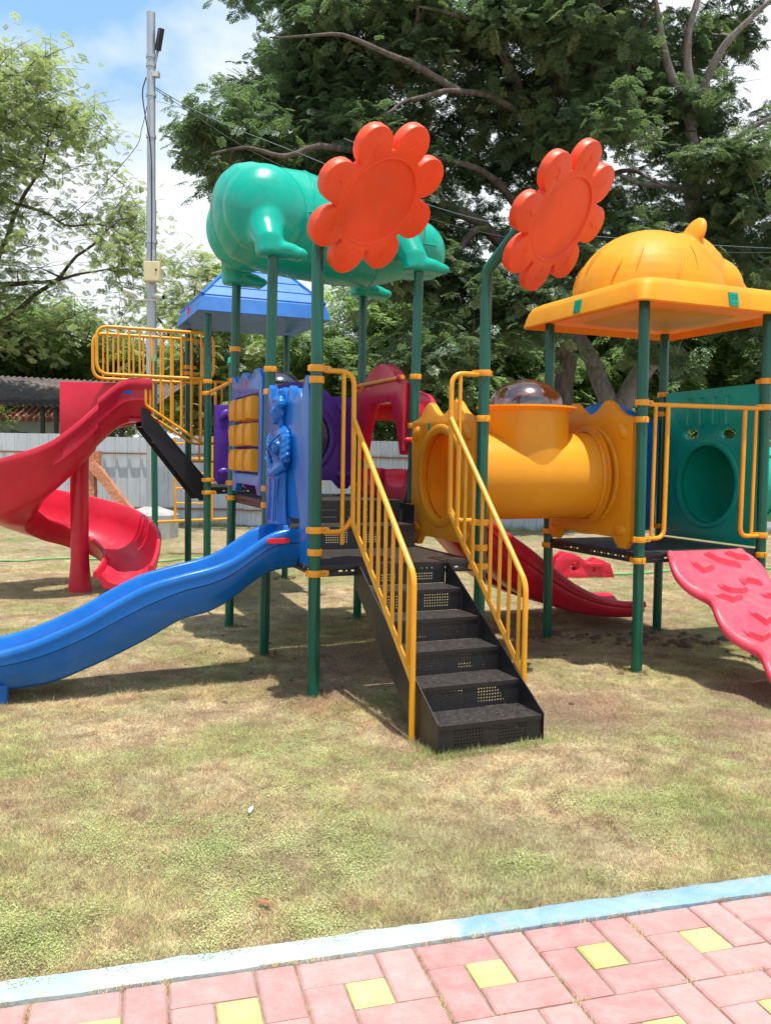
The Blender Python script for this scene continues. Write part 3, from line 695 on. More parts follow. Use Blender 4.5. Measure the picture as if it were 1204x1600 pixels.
pD, MD = port_panel(6, 5, H1+.015, YEL, 'yellow round-port panel at the stair end of the yellow tunnel', hy=hy1, stk=(.78, .90, -1))
pE, ME = port_panel(8, 7, H3+.02, YEL, 'yellow round-port panel at the roofed end of the yellow tunnel', hy=hy1-.02)
cD = (P[5]+P[6])/2+Z*(H1+.015+hy1); cE = (P[7]+P[8])/2+Z*(H3+.02+hy1-.02)
ax = (cE-cD).normalized(); side = ax.cross(Z).normalized(); upv = side.cross(ax)
def hose(mb, a, b, r, n=64, th=.008, lips=True):
    d = (b-a).normalized(); s1 = d.cross(Z).normalized(); s2 = s1.cross(d); L = (b-a).length
    prof = [(r, 0), (r, L), (r-th, L), (r-th, 0), (r, 0)]
    Mx = Matrix([[s1.x, s2.x, d.x, a.x], [s1.y, s2.y, d.y, a.y], [s1.z, s2.z, d.z, a.z], [0, 0, 0, 1]])
    mb.lathe(prof, n, Mx)
# T tunnel: cylinder with an upright chimney; wall opened where the chimney meets it
def ttube(a, b, r, cc, cr_, ztop, mat, label, seam=True):
    d = (b-a).normalized(); s1 = d.cross(Z).normalized(); s2 = s1.cross(d); L = (b-a).length; tc_ = (cc-a).dot(d); m_ = MB(); nr = 72; nl = 60
    for rr in (r, r-.008):
        v = []; f = []
        for i in range(nl+1):
            for k in range(nr):
                t = 2*math.pi*k/nr; v.append(a+d*(L*i/nl)+(s1*math.cos(t)+s2*math.sin(t))*rr)
        for i in range(nl):
            for k in range(nr):
                tm = 2*math.pi*(k+.5)/nr; lm = L*(i+.5)/nl
                if math.sin(tm) > 0 and (lm-tc_)**2+(math.cos(tm)*rr)**2 < (cr_-.028)**2: continue
                f.append((i*nr+k, i*nr+(k+1) % nr, (i+1)*nr+(k+1) % nr, (i+1)*nr+k))
        m_.add(v, f)
    tube = m_.build('tunnel_tube', mat, play, label, 50)
    # chimney: lower edge follows the tube's saddle
    m_ = MB(); n_ = 72
    for rr in (cr_, cr_-.008):
        lo_, hi_ = [], []
        for k in range(n_):
            t = 2*math.pi*k/n_; x_, y_ = rr*math.cos(t), rr*math.sin(t); zz = math.sqrt(max(0, r*r-y_*y_))-.006
            base_ = a+d*tc_+d*x_+s1*y_; lo_.append(base_+Z*zz); hi_.append(Vector((base_.x, base_.y, ztop)))
        m_.loft([lo_, hi_], caps=False)
    ch = m_.build('chimney', mat, tube, angle=50)
    cc2 = a+d*tc_; Mx = Matrix.Translation((cc2.x, cc2.y, ztop))
    m_ = MB(); m_.lathe([(cr_-.008, -.03), (cr_-.008, .0), (cr_+.02, .012), (cr_+.055, .010), (cr_+.056, -.004), (cr_+.02, -.008), (cr_, -.03)], 64, Mx); m_.build('chimney_flange', mat, tube, angle=40)
    # bulge where chimney rides over the tube
    m_ = MB(); rd = cr_*.87
    m_.lathe([(rd*math.cos(t*math.pi/32), .012+rd*.74*math.sin(t*math.pi/32)) for t in range(0, 17)], 48, Mx)
    m_.build('clear_dome', DOME, tube, 'smoky transparent dome on top of the tunnel', 80)
    m_ = MB(); m_.lathe([(rd-.01, .013), (rd+.022, .013), (rd+.022, .018), (rd-.004, .020)], 48, Mx); m_.build('dome_rim', DOME, tube)
    for k in range(10):
        t = k*.628+.2; bolt_at(Vector((cc2.x, cc2.y, ztop+.018))+Vector((math.cos(t), math.sin(t), 0))*(rd+.012), Z, tube, .7)
    return tube
ccY = cD+(cE-cD)*.54
tubeY = ttube(cD, cE, .326, ccY, .316, 1.885, YEL, 'yellow tunnel tube joining the stair deck to the roofed deck')
for cpt, dd in ((cD, 1), (cE, -1)):
    Q = Matrix([[side.x, upv.x, ax.x*dd, cpt.x], [side.y, upv.y, ax.y*dd, cpt.y], [side.z, upv.z, ax.z*dd, cpt.z], [0, 0, 0, 1]])
    m_ = MB(); m_.lathe([(.332, .03), (.372, .03), (.375, .036), (.375, .042), (.338, .05), (.334, .07)], 64, Q); m_.build('tube_flange', YEL, tubeY, angle=40)
    for k in range(8):
        t = k*math.pi/4+.3; bolt_at(cpt+(side*math.cos(t)+upv*math.sin(t))*.356+ax*dd*.043, ax*dd, tubeY)
# purple tunnel
pP, MP = port_panel(3, 4, H2+.045, PUR, 'purple round-port panel at the back of the upper deck', kind='hump', ph=.95, hy=.46, hr=.30)
pQ, MQ = port_panel(11, 15, H2+.03, PUR, 'purple round-port panel on the rear tower', kind='hump', ph=.95, hy=.46, hr=.30)
cP = (P[3]+P[4])/2+Z*(H2+.505); cQ = (P[11]+P[15])/2+Z*(H2+.49)
ttube(cP, cQ, .315, cP+(cQ-cP)*.52, .25, H2+.98, PUR, 'purple tunnel tube running back to the blue-roofed tower')
# green panel with grooves, slots and its tunnel
MG = pframe(9, 10, .865); w = S
slots = [pill(.38, .87, .17, .075, n=5), pill(.79, .87, .17, .075, n=5)]
m_ = MB(); out_ = [(.07, .0), (w-.07, .0), (w-.07, 1.245), (.07, 1.235)]
m_.panel(out_, [circ(w/2, .46, .325, 56)]+slots, .030, .012, MG); pG = m_.build('panel', GRN2, play, 'dark green slab panel with round tunnel port, two slots and four grooves', 35)
for sgn in (1, -1):
    Q = MG @ Matrix.Diagonal((1, 1, sgn, 1)); ringm(Q, w/2, .46, .318, .362, .018, .037).build('port_ring', GRN2, pG); 
    for i in range(4):
        m_ = MB(); x = .37+i*.145; R0 = pill(x, 1.055, .052, .235, cw=False, n=5); R1 = pill(x, 1.055, .030, .212, cw=False, n=5)
        rings = [[Q @ Vector((p_[0], p_[1], .029)) for p_ in pill(x, 1.055, .060, .243, cw=False, n=5)], [Q @ Vector((p_[0], p_[1], .044)) for p_ in R0], [Q @ Vector((p_[0], p_[1], .0305)) for p_ in R1]]
        m_.loft(rings, caps=False); m_.add(rings[2], [tuple(range(len(rings[2])))]); m_.build('groove', GRN2, pG, angle=50)
gc = (P[9]+P[10])/2+Z*(.865+.46)
m_ = MB(); hose(m_, gc+U*.03, gc+U*1.56, .318); gt = m_.build('tunnel_tube', GRN, play, 'bright green tunnel tube leaving the green slab panel', angle=50)
for q in (.42, .84): m2 = MB(); hose(m2, gc+U*q, gc+U*(q+.03), .332); m2.build('tube_collar', GRN, gt)
P[18] = P[10]+U*1.55; P[19] = P[9]+U*1.55
port_panel(18, 19, .865, GRN2, 'green round-port panel at the far end of the green tunnel', kind='flat', ph=1.2, hy=.46, knobs=False)
for k in (18, 19): m_ = MB(); fluted(m_, [P[k]+Z*-.15, P[k]+Z*2.2]); m_.build('post', POSTG, play, angle=60)
# blue back panel of the roofed deck
m_ = MB(); Mb = pframe(7, 9, H3+.05); m_.panel(crest(S, 1.10, .06, 'hump'), [], .028, .014, Mb); pB = m_.build('panel', BLU, play, 'plain blue panel at the back of the roofed deck')
m_ = MB(); m_.panel([(.3, .3), (S-.3, .3), (S-.3, .7), (.3, .7)], [], .036, .012, Mb); m_.build('raised_field', BLU, pB)
# blue panel holding nine yellow turning blocks
Mk = pframe(3, 2, H2+.03); w = S
ow = [(.09, 0), (.20, 0), (.26, .07), (w-.26, .07), (w-.20, 0), (w-.09, 0), (w-.07, .83)]
for i in range(13):
    t = i/12; x = w-.07-(w-.14)*t; ow.append((x, .86+.085*abs(math.sin(t*math.pi*2.5))+.03))
ow.append((.07, .83))
m_ = MB(); m_.panel(ow, [[(.17, .16), (w-.17, .16), (w-.17, .78), (.17, .78)][::-1]], .030, .012, Mk); pK = m_.build('panel', BLU, play, 'blue crested panel framing three rows of yellow turning blocks')
for r_ in range(3):
    zr = .265+r_*.203
    ax_ = MB(); ax_.tube([Mk @ Vector((.16, zr, 0)), Mk @ Vector((w-.16, zr, 0))], .012, 10); ax_.build('axle', BOLT, pK)
    for c_ in range(3):
        m_ = MB(); x = .30+c_*(w-.60)/2; Q = Mk @ Matrix.Translation((x, zr, 0)) @ Matrix.Rotation(random.uniform(-.06, .06), 4, 'X')
        sq = [(-.105, -.088), (.105, -.088), (.105, .088), (-.105, .088)]
        m_.panel([( .017+a if a < 0 else a-.017, b) for a, b in sq], [], .088, .026, Q); m_.panel([(-.1+.035, -.062), (.1-.035, -.062), (.1-.035, .062), (-.1+.035, .062)], [], .097, .02, Q)
        m_.build('turning_block', YEL, pK, angle=45)
s_ = MB(); s_.box((0, 0, 0), (.04, .05, .003), Mk @ Matrix.Translation((w*.5, .88, .0315))); s_.build('sticker', STK_R, pK)

# blue panel with the relief of a woman, over the slide entrance
Ml = pframe(2, 1, H1-.01); w = S
ol = [(.055, 0), (.20, 0), (.215, .30), (w/2-.31+.13, .34), (w-.20-.13+.1, .34), (w-.215, .30), (w-.20, 0), (w-.055, 0), (w-.055, 1.10)]
ol = [(.055, 0), (.24, 0), (.25, .28), (w-.25, .28), (w-.24, 0), (w-.055, 0), (w-.055, 1.05)]
for k in range(6):
    x1 = w-.055-(w-.11)*(k+.5)/6; x2 = w-.055-(w-.11)*(k+1)/6; hh_ = (1.20, 1.13, 1.16, 1.16, 1.13, 1.20)[k]
    ol += [(x1+.055, hh_-.03), (x1, hh_), (x1-.04, hh_-.03), (x2, 1.05)]
m_ = MB(); m_.panel(ol, [], .030, .012, Ml); pL = m_.build('panel', BLU, play, 'blue notched panel above the wavy slide, with the raised relief of a standing woman', 35)
fg = MB()
def LM(x, y, z): return Ml @ Vector((x, y, z))
E3 = Ml.to_3x3()
def le(x, y, z, rx, ry, rz, rot=None): fg.ell(LM(x, y, z), (rx, ry, rz), E3 @ (rot or Matrix.Identity(3)), 18, 12)
cx = w*.46
# skirt column, flaring at the hem
for i, (yy, rx, rz) in enumerate(((.20, .13, .085), (.25, .125, .085), (.35, .112, .080), (.45, .108, .080), (.50, .11, .08))): pass
rings = []
for yy, rx, rz in ((.225, .142, .100), (.25, .136, .098), (.36, .115, .088), (.48, .110, .085), (.56, .115, .085)):
    rings.append([LM(cx+rx*(1+.06*math.cos(9*a))*math.cos(a), yy, .055+rz*(1+.06*math.cos(9*a))*math.sin(a)) for a in [2*math.pi*k/48 for k in range(48)]])
fg.loft(rings)
le(cx, .58, .055, .125, .10, .09); le(cx, .72, .05, .125, .16, .085)                       # hips, waist/ribs
le(cx, .83, .045, .165, .07, .075)                                                       # shoulders
le(cx-.05, .745, .125, .052, .052, .045); le(cx+.05, .745, .125, .052, .052, .045)        # bust
fg.tube([LM(cx, .84, .05), LM(cx, .93, .058)], [.048, .040], 14)                           # neck
le(cx, 1.00, .068, .060, .082, .078)                                                     # skull
le(cx, .965, .098, .043, .055, .050)                                                     # face
le(cx, .982, .152, .011, .024, .017, Matrix.Rotation(.3, 3, 'X')); le(cx, .972, .158, .013, .010, .010)   # nose
le(cx, .948, .143, .021, .006, .010); le(cx, .937, .141, .019, .006, .010); le(cx, .915, .128, .022, .016, .018)  # lips, chin
for s_ in (-1, 1):
    le(cx+s_*.023, .995, .137, .016, .005, .008); le(cx+s_*.023, 1.006, .139, .019, .005, .010)   # eyelid, brow
    le(cx+s_*.062, .975, .062, .008, .021, .014)                                        # ear
    sh = LM(cx+s_*.15, .82, .06); el = LM(cx+s_*.185, .64, .085); wr = LM(cx+s_*.04, .575, .155)
    fg.tube([sh, (sh+el)/2, el], [.055, .050, .043], 14); fg.tube([el, (el+wr)/2, wr], [.043, .038, .028], 14)
    for k in range(4):   # sleeve folds
        t = .15+.22*k; c_ = sh.lerp(el, t); fg.tube([c_+E3 @ Vector((s_*.045, .03, -.01)), c_+E3 @ Vector((s_*.03, 0, .05)), c_+E3 @ Vector((-s_*.03, -.03, .045))], .014, 8)
    le(cx+s_*.02, .572, .165, .034, .024, .018)                                          # hand
    for k in range(4): fg.tube([LM(cx+s_*(.012+.0), .585-.011*k, .178), LM(cx-s_*.03, .583-.011*k, .183), LM(cx-s_*.045, .578-.011*k, .172)], [.0065, .006, .005], 6)
# hair: crown of rolls and a top knot
for k in range(9):
    a = math.pi*(k/8); le(cx+.062*math.cos(a), 1.035+.038*math.sin(a), .075+.01*math.sin(a), .024, .024, .050)
le(cx, 1.10, .065, .045, .040, .045); le(cx-.022, 1.125, .07, .022, .022, .03); le(cx+.022, 1.125, .07, .022, .022, .03)
fz = Ml.to_3x3() @ Vector((0, 0, 1)); f0 = LM(0, 0, .02)
fg.v = [p_-fz*((p_-f0).dot(fz)*.28) for p_ in fg.v]
figure = fuse(fg, 'woman_relief', BLU, pL, 'raised blue figure of a woman with pinned-up hair, folded hands and a long skirt', .0075, 3)
bead = MB()
for k in range(26):
    t = k/25; bead.ell(LM(cx-.13+.24*t, .835-.16*t, .092+.043*math.sin(math.pi*min(1, t*1.0))), (.0085,)*3, None, 8, 6)
for k in range(26):
    t = k/25; bead.ell(LM(cx+.13-.24*t, .835-.16*t, .092+.043*math.sin(math.pi*min(1, t*1.0))), (.0085,)*3, None, 8, 6)
bead.build('bead_string', BLU, figure)
fold = MB()
for k in range(5):
    fold.tube(catmull([LM(cx-.10+.05*k, .54, .094), LM(cx-.085+.043*k, .40, .103), LM(cx-.10+.05*k, .25, .112)], 4), .007, 8)
fold.build('skirt_fold', BLU, figure)

# ---- slides
def interp(T, x):
    for (x0, *a), (x1, *b) in zip(T, T[1:]):
        if x <= x1:
            t = (x-x0)/(x1-x0); return [p+(q-p)*t for p, q in zip(a, b)]
    return list(T[-1][1:])
def smooth_table(T, n=60):
    pts = catmull([Vector((a, b, c)) for a, b, c in T], 8); return pts
def chute(origin, d, T, halfw, mat, name, label, wall=.05, floor=.09, ends=.0):
    """open chute: T = (distance, rim height, underside height) along d; hollow section with rolled rims"""
    sd = d.cross(Z).normalized(); rings = []
    for q in smooth_table(T):
        s_, zr, zb = q.x, q.y, q.z; c = origin+d*s_; fl = max(zb+floor, zb+.03); fl = min(fl, zr-.05)
        hw = halfw; wl_ = wall
        pr = [(-hw-.008, zr-.035), (-hw-.004, zr-.012), (-hw+.010, zr), (-hw+wl_-.016, zr), (-hw+wl_, zr-.014), (-hw+wl_+.006, (zr+fl)/2+.02), (-hw+wl_+.035, fl+.035), (-hw+wl_+.085, fl+.006), (0, fl)]
        pr = pr+[(-a, b) for a, b in pr[:-1][::-1]]
        zm1, zm2 = zb+(zr-zb)*.62, zb+(zr-zb)*.36
        lo = [(hw+.004, zr-.050), (hw+.004, zm1+.014), (hw-.020, zm1), (hw-.016, zm2+.010), (hw-.028, zm2-.006), (hw-.050, zb+.025), (hw-.085, zb), (-hw+.085, zb), (-hw+.050, zb+.025), (-hw+.028, zm2-.006), (-hw+.016, zm2+.010), (-hw+.020, zm1), (-hw-.004, zm1+.014), (-hw-.004, zr-.050)]
        rings.append([c+sd*a+Z*b for a, b in pr+lo])
    m_ = MB(); m_.loft(rings); return m_.build(name, mat, play, label, 55)
TB = [(-.03, 1.015, .755), (.10, 1.02, .75), (.22, .985, .72), (.34, .91, .645), (.46, .835, .555), (.60, .785, .485), (.78, .745, .44), (.98, .69, .335), (1.16, .605, .25), (1.34, .505, .175), (1.52, .425, .11), (1.68, .365, .085), (1.85, .325, .075), (2.05, .285, .06), (2.3, .27, .045), (2.55, .265, .04)]
blue = chute(P[1]+V*S*.52+U*.03, -U, TB, .245, BLU, 'wavy_slide', 'blue wavy slide running from the lower deck down to the left')
sp_ = P[1]+V*S*.52-V*.2525-U*.135+Z*.945
m_ = MB(); Ms = Matrix([[-U.x, 0, -V.x, sp_.x], [-U.y, 0, -V.y, sp_.y], [0, 1, 0, sp_.z], [0, 0, 0, 1]])
m_.panel(pill(0, 0, .155, .036, cw=False, n=5), [], .006, .003, Ms); m_.build('sticker', STK_R, blue, 'red pill-shaped sticker')
m_ = MB(); fp = P[1]+V*S*.52-U*1.80
for sd in (-.17, .17): m_.tube([fp+V*sd+Z*.12, fp+V*sd-Z*.1], [.045, .03], 14)
m_.build('slide_foot', BLU, blue)
TR = [(-.02, 1.40, 1.16), (.25, 1.39, 1.12), (.5, 1.20, .93), (.76, .985, .70), (.95, .865, .50), (1.14, .745, .36), (1.34, .60, .26), (1.61, .42, .165), (1.88, .30, .11), (2.12, .245, .085), (2.37, .23, .075)]
rs_o = P[5]+V*S*.30+V*0
redslide = chute(P[5]+V*.27, U, TR, .265, RED, 'red_slide', 'red slide running from the upper deck down to the right behind the yellow tunnel')
chute(P[5]+V*.27+V*.545, U, TR, .265, RED, 'red_slide', 'second lane of the red slide, farther from the camera')
# red arched hood panel over that slide, with grab bar
Mh = pframe(5, 4, H2+.03); w = S
oh = [(.06, .36), (.13, .33), (.19, .50), (.27, .68), (.34, .76), (w-.38, .76), (w-.30, .66), (w-.20, .45), (w-.14, .30), (w-.07, .28), (w-.06, .34), (w-.06, .90)]
for i in range(17):
    t = i/16; oh.append((w-.18-(w-.36)*t, .91+.19*math.sin(math.pi*t)**.7))
oh.append((.06, .90)); m_ = MB(); m_.panel(oh, [], .05, .02, Mh); pH = m_.build('hood_panel', RED, play, 'red arched entrance panel of the red slide', 35)
m_ = MB()
rings = []
for dz_, gr in ((.04, 1.0), (.12, .99), (.22, .95), (.30, .86), (.33, .76)):
    rr = []
    for i in range(25):
        t = math.pi*i/24; rr.append(Mh @ Vector((w/2+(w/2-.10)*math.cos(t)*gr, (.66)+.24*math.sin(t)**.55*gr, dz_)))
    for i in range(25):
        t = math.pi*(1-i/24); rr.append(Mh @ Vector((w/2+(w/2-.15)*math.cos(t)*gr, .64+.215*math.sin(t)**.55*gr, dz_)))
    rings.append(rr)
m_.loft(rings); m_.build('hood', RED, pH, angle=50)
m_ = MB(); m_.tube([Mh @ Vector((.05, .945, -.06)), Mh @ Vector((w-.05, .945, -.06))], .0175, 12); bar = m_.build('grab_bar', STEELY, pH)
for x in (.09, w-.09): m_ = MB(); m_.tube([Mh @ Vector((x-.025, .945, -.06)), Mh @ Vector((x+.025, .945, -.06))], .030, 14); m_.build('bar_cap', RED, pH)
# red cap on the nearest post lug below
m_ = MB(); m_.ell(post_at(5, 1.64)+V*-.0+U*-.06-V*.02, (.026, .026, .026)); m_.build('red_knob', RED, play)

# climbing ramp
def ramp_z(s_): return (.855-.60*s_+.024*math.sin(s_*2*math.pi/.44+.6)-.018)
m_ = MB(); rings = []; RA, RB = .235, .985; n_ = 60; L_ = 1.42
for i in range(n_+1):
    s_ = L_*i/n_; z = ramp_z(s_) if s_ > .03 else .858; sc_ = .040*math.sin(s_*2*math.pi/.44+2.3); o_ = P[8]-V*(s_-.0); th_ = .060
    a, b = RA+sc_, RB-sc_; r_ = .018
    pr = [(a, -th_), (a-.004, -th_+r_), (a-.004, -r_), (a+.004, -.005), (a+.022, .008), (a+.045, 0), ((a+b)/2, 0), (b-.045, 0), (b-.022, .008), (b-.004, -.005), (b+.004, -r_), (b+.004, -th_+r_), (b, -th_)]
    rings.append([o_+U*x+Z*(z+y) for x, y in pr])
m_.loft(rings); rampo = m_.build('climbing_ramp', RAMPRED, play, 'red moulded climbing ramp with raised footholds below the yellow roof', 50)
holds = [((.38, .14), (.43, .19), (.55, .165)), ((.56, .065), (.62, .12), (.70, .145), (.80, .165)), ((.76, .06), (.82, .10), (.93, .115)), ((.47, .33), (.50, .38), (.58, .40), (.66, .375)), ((.70, .30), (.76, .27), (.86, .31)), ((.34, .44), (.40, .50), (.52, .47)),
         ((.72, .47), (.80, .51), (.92, .48)), ((.48, .60), (.54, .66), (.64, .63), (.70, .66)), ((.32, .72), (.39, .78), (.50, .74)), ((.70, .76), (.76, .82), (.90, .78)), ((.5, .9), (.56, .96), (.68, .93)), ((.33, 1.02), (.40, 1.08), (.52, 1.04)), ((.7, 1.05), (.78, 1.11), (.90, 1.07)), ((.48, 1.2), (.55, 1.25), (.66, 1.22))]
for H_ in holds:
    m_ = MB(); rings = []; pp = []
    for (x0, y0), (x1, y1) in zip(H_, H_[1:]):
        for k in range(4): pp.append((x0+(x1-x0)*k/4, y0+(y1-y0)*k/4))
    pp.append(H_[-1]); n_ = len(pp)
    for k, (x, y) in enumerate(pp):
        e = .35 if k in (0, n_-1) else 1; z = ramp_z(y); z2 = ramp_z(y-.055)
        q = P[8]+U*x; rings.append([q-V*(y+.006)+Z*(ramp_z(y+.006)-.01), q-V*(y+.004)+Z*(z+.040*e), q-V*(y-.004)+Z*(z+.044*e), q-V*(y-.055)+Z*(z2+.001), q-V*(y-.055)+Z*(z2-.02)])
    m_.loft(rings); m_.build('foothold', RAMPRED, rampo, angle=25)
# gate bars above the ramp
def G(a, z, o=0): return P[8]+U*a-V*o+Z*z
m_ = MB(); m_.tube([G(.05, 1.905), G(S-.05, 1.915)], .0165, 12)
gate = m_.build('guard_rail', STEELY, play, 'yellow tubular guard rail above the climbing ramp')
for pts in ([G(.225, 1.90), G(.225, .955), G(.05, .955)], [G(S-.225, 1.90), G(S-.225, .955), G(S-.05, .955)]):
    m_ = MB(); rail_tube(m_, pts, fr=.07); m_.build('upright', STEELY, gate, angle=50)
for a in (.115, S-.115): m_ = MB(); m_.tube([G(a, 1.90), G(a, .955)], .0135, 10); m_.build('upright', STEELY, gate, angle=50)

# ---- yellow roof with the crouching big-cat shape
def ringsq(cen, half, z, r, n=6, hv=None):
    L = []
    for k, (sx_, sy_) in enumerate(((1, 1), (-1, 1), (-1, -1), (1, -1))):
        for i in range(n+1):
            a = math.pi/2*(k+i/n); L.append(cen+U*(sx_*(half-r)+r*math.cos(a))+V*(sy_*(half-r)+r*math.sin(a))+Z*z)
    return L
RC = (P[7]+P[8]+P[9]+P[10])/4; hf = S/2
m_ = MB()
m_.loft([ringsq(RC, hf+.03, 2.615, .05), ringsq(RC, hf+.05, 2.66, .05), ringsq(RC, hf+.15, 2.66, .05), ringsq(RC, hf+.175, 2.585, .06), ringsq(RC, hf+.185, 2.595, .06), ringsq(RC, hf+.165, 2.70, .09), ringsq(RC, hf+.145, 2.742, .10), ringsq(RC, hf+.10, 2.765, .12), ringsq(RC, hf-.05, 2.785, .12)])
yroof = m_.build('roof', YELROOF, play, 'square yellow moulded roof topped by the rounded head and back of a crouching big cat', 40)
m_ = MB(); m_.loft([ringsq(RC, hf-.16, 2.615, .05), ringsq(RC, hf-.20, 2.600, .05)]); m_.build('ceiling_field', YELROOF, yroof)
cat = MB(); B3 = Matrix([[U.x, V.x, 0], [U.y, V.y, 0], [0, 0, 1]])
def ce(a, b, z, r, rot=None): cat.ell(RC+U*a+V*b+Z*z, r, B3 @ (rot or Matrix.Identity(3)), 36, 24)
ce(-.10, 0, 2.72, (.60, .54, .56)); ce(-.02, 0, 2.94, (.50, .45, .33)); ce(-.10, 0, 2.80, (.575, .52, .36)); ce(-.28, 0, 2.80, (.38, .44, .40)); ce(.20, 0, 2.86, (.34, .38, .44))
ce(.34, 0, 3.06, (.20, .25, .16)); ce(.46, 0, 2.88, (.29, .30, .27)); ce(.58, 0, 2.82, (.24, .25, .22)); ce(.76, 0, 2.92, (.06, .08, .045))
for s_ in (-1, 1): ce(.36, s_*.17, 3.06, (.09, .09, .07)); ce(.50, s_*.14, 2.84, (.14, .10, .09))
for s_ in (-1, 1):
    e0 = RC+U*.10+V*s_*.25+Z*3.17
    cat.tube([e0+Z*-.06, e0+Z*.0], [.10, .08], 18); cat.ell(e0+Z*.045, (.05, .11, .15), B3 @ Matrix.Rotation(-s_*.25, 3, 'X') @ Matrix.Rotation(.35, 3, 'Y'), 24, 16)
cat.v = [Vector((p_.x, p_.y, max(p_.z, 2.735))) for p_ in cat.v]
cato = fuse(cat, 'cat_shape', YELROOF, yroof, 'yellow moulded cat head and back with small ears', .014, 4)
groo = MB()
def onball(a, z, rad=1.0):
    return RC+U*(-.10+.50*math.cos(a)*rad)+V*(.47*math.sin(a)*rad)
for k in range(9):
    a = R(80+k*24+(7 if k % 2 else 0))
    pts = []
    for z_ in ((2.80, 2.86, 2.92, 2.98) if k % 2 else (2.90, 2.97, 3.04, 3.10)):
        q = math.sqrt(max(0, 1-((z_-2.72)/.575)**2)); a2 = a+(.35+.3*(k % 2))*(z_-2.8); pts.append(RC+U*(-.11+.60*q*math.cos(a2))+V*(.54*q*math.sin(a2))+Z*z_)
    groo.tube(catmull(pts, 3), [.003]*2+[.0055]*(len(catmull(pts, 3))-4)+[.003]*2, 6)
groo.build('fur_ridge', YELROOF, yroof)
for (p0, nrm, ax_) in ((RC-U*(hf+.180)-V*.02+Z*2.655, -U, V), (RC-V*(hf+.180)+U*.03+Z*2.655, -V, U)):
    m_ = MB(); tz = (Z+nrm*.38).normalized(); q_ = nrm.cross(tz) ; tz = Z*.985-nrm*.0*1; tz = (Z*.96-nrm*.16).normalized(); nn_ = ax_.cross(tz).normalized()
    if nn_.dot(nrm) < 0: nn_ = -nn_
    Q = Matrix([[ax_.x, tz.x, nn_.x, p0.x], [ax_.y, tz.y, nn_.y, p0.y], [ax_.z, tz.z, nn_.z, p0.z], [0, 0, 0, 1]])
    m_.box((0, 0, -.004), (.085, .095, .012), Q); st_ = m_.build('sticker', STK_G, yroof, 'small square green emblem plate')
    m_ = MB()
    for x0, y0, ww, hh_ in ((-.022, .018, .008, .03), (-.010, .030, .018, .007), (-.010, .008, .018, .007), (.014, .018, .008, .03), (.026, .018, .008, .03), (-.02, -.022, .016, .012), (.018, -.022, .016, .012)):
        m_.box((x0, y0, .0035), (ww, hh_, .003), Q)
    m_.build('emblem', STK_G, st_)

# ---- blue tower roof
TC = (P[11]+P[12]+P[14]+P[15])/4; hb = hf+.115; m_ = MB()
m_.loft([ringsq(TC, hb-.06, 2.975, .02, 2), ringsq(TC, hb, 2.95, .02, 2), ringsq(TC, hb+.005, 2.955, .02, 2), ringsq(TC, hb-.03, 3.10, .03, 2), ringsq(TC, hb-.045, 3.115, .03, 2)])
broof = m_.build('roof', BLUR, play, 'blue pyramid roof with stepped plank courses over the rear tower', 30)
z0, z1, n_ = 3.115, 3.78, 6
for k in range(n_):
    t0, t1 = k/n_, (k+1)/n_; q0 = (hb-.045)*(1-t0*.97); q1 = (hb-.045)*(1-t1*.97)
    m_ = MB(); m_.loft([ringsq(TC, q0, z0+(z1-z0)*t0-.004, .004, 1), ringsq(TC, q0+.004, z0+(z1-z0)*t0+.012, .004, 1), ringsq(TC, q1+.002, z0+(z1-z0)*t1+.002, .003, 1)]); m_.build('roof_course', BLUR, broof, angle=20)
for sx_, sy_ in ((1, 1), (-1, 1), (-1, -1), (1, -1)):
    m_ = MB(); m_.tube([TC+(U*sx_+V*sy_)*(hb-.045)+Z*(z0+.008), TC+Z*(z1+.03)], [.020, .012], 8); m_.build('hip_ridge', BLU, broof)
for p0, nn_, ax_ in ((TC-V*(hb-.006)+U*.07+Z*3.03, -V, U), (TC-U*(hb-.006)-V*.06+Z*3.03, -U, V)):
    m_ = MB(); m_.box((0, 0, 0), (.06, .10, .012), Matrix([[ax_.x, 0, nn_.x, p0.x], [ax_.y, 0, nn_.y, p0.y], [0, 1, 0, p0.z], [0, 0, 0, 1]])); m_.build('sticker', STK_R, broof)

# ---- green animal roof
an = MB(); AO = (P[2]+P[3])/2
rings = []; cur = [(-.31, 3.42, .02, .02), (-.303, 3.42, .10, .10), (-.28, 3.42, .18, .18), (-.235, 3.415, .265, .265), (-.15, 3.41, .345, .35), (-.02, 3.40, .40, .395), (.16, 3.37, .42, .41), (.40, 3.36, .42, .42), (.70, 3.32, .40, .40), (1.0, 3.29, .365, .365), (1.2, 3.27, .29, .29), (1.32, 3.27, .25, .25), (1.42, 3.275, .25, .25), (1.52, 3.27, .24, .24), (1.60, 3.25, .20, .21), (1.66, 3.24, .13, .15), (1.69, 3.24, .02, .02)]
for a, z, rw, rz in cur:
    rings.append([AO+U*a+V*(rw*math.cos(t))+Z*(z+rz*math.sin(t)) for t in [2*math.pi*k/40 for k in range(40)]])
an.loft(rings)
B4 = Matrix([[U.x, V.x, 0], [U.y, V.y, 0], [0, 0, 1]])
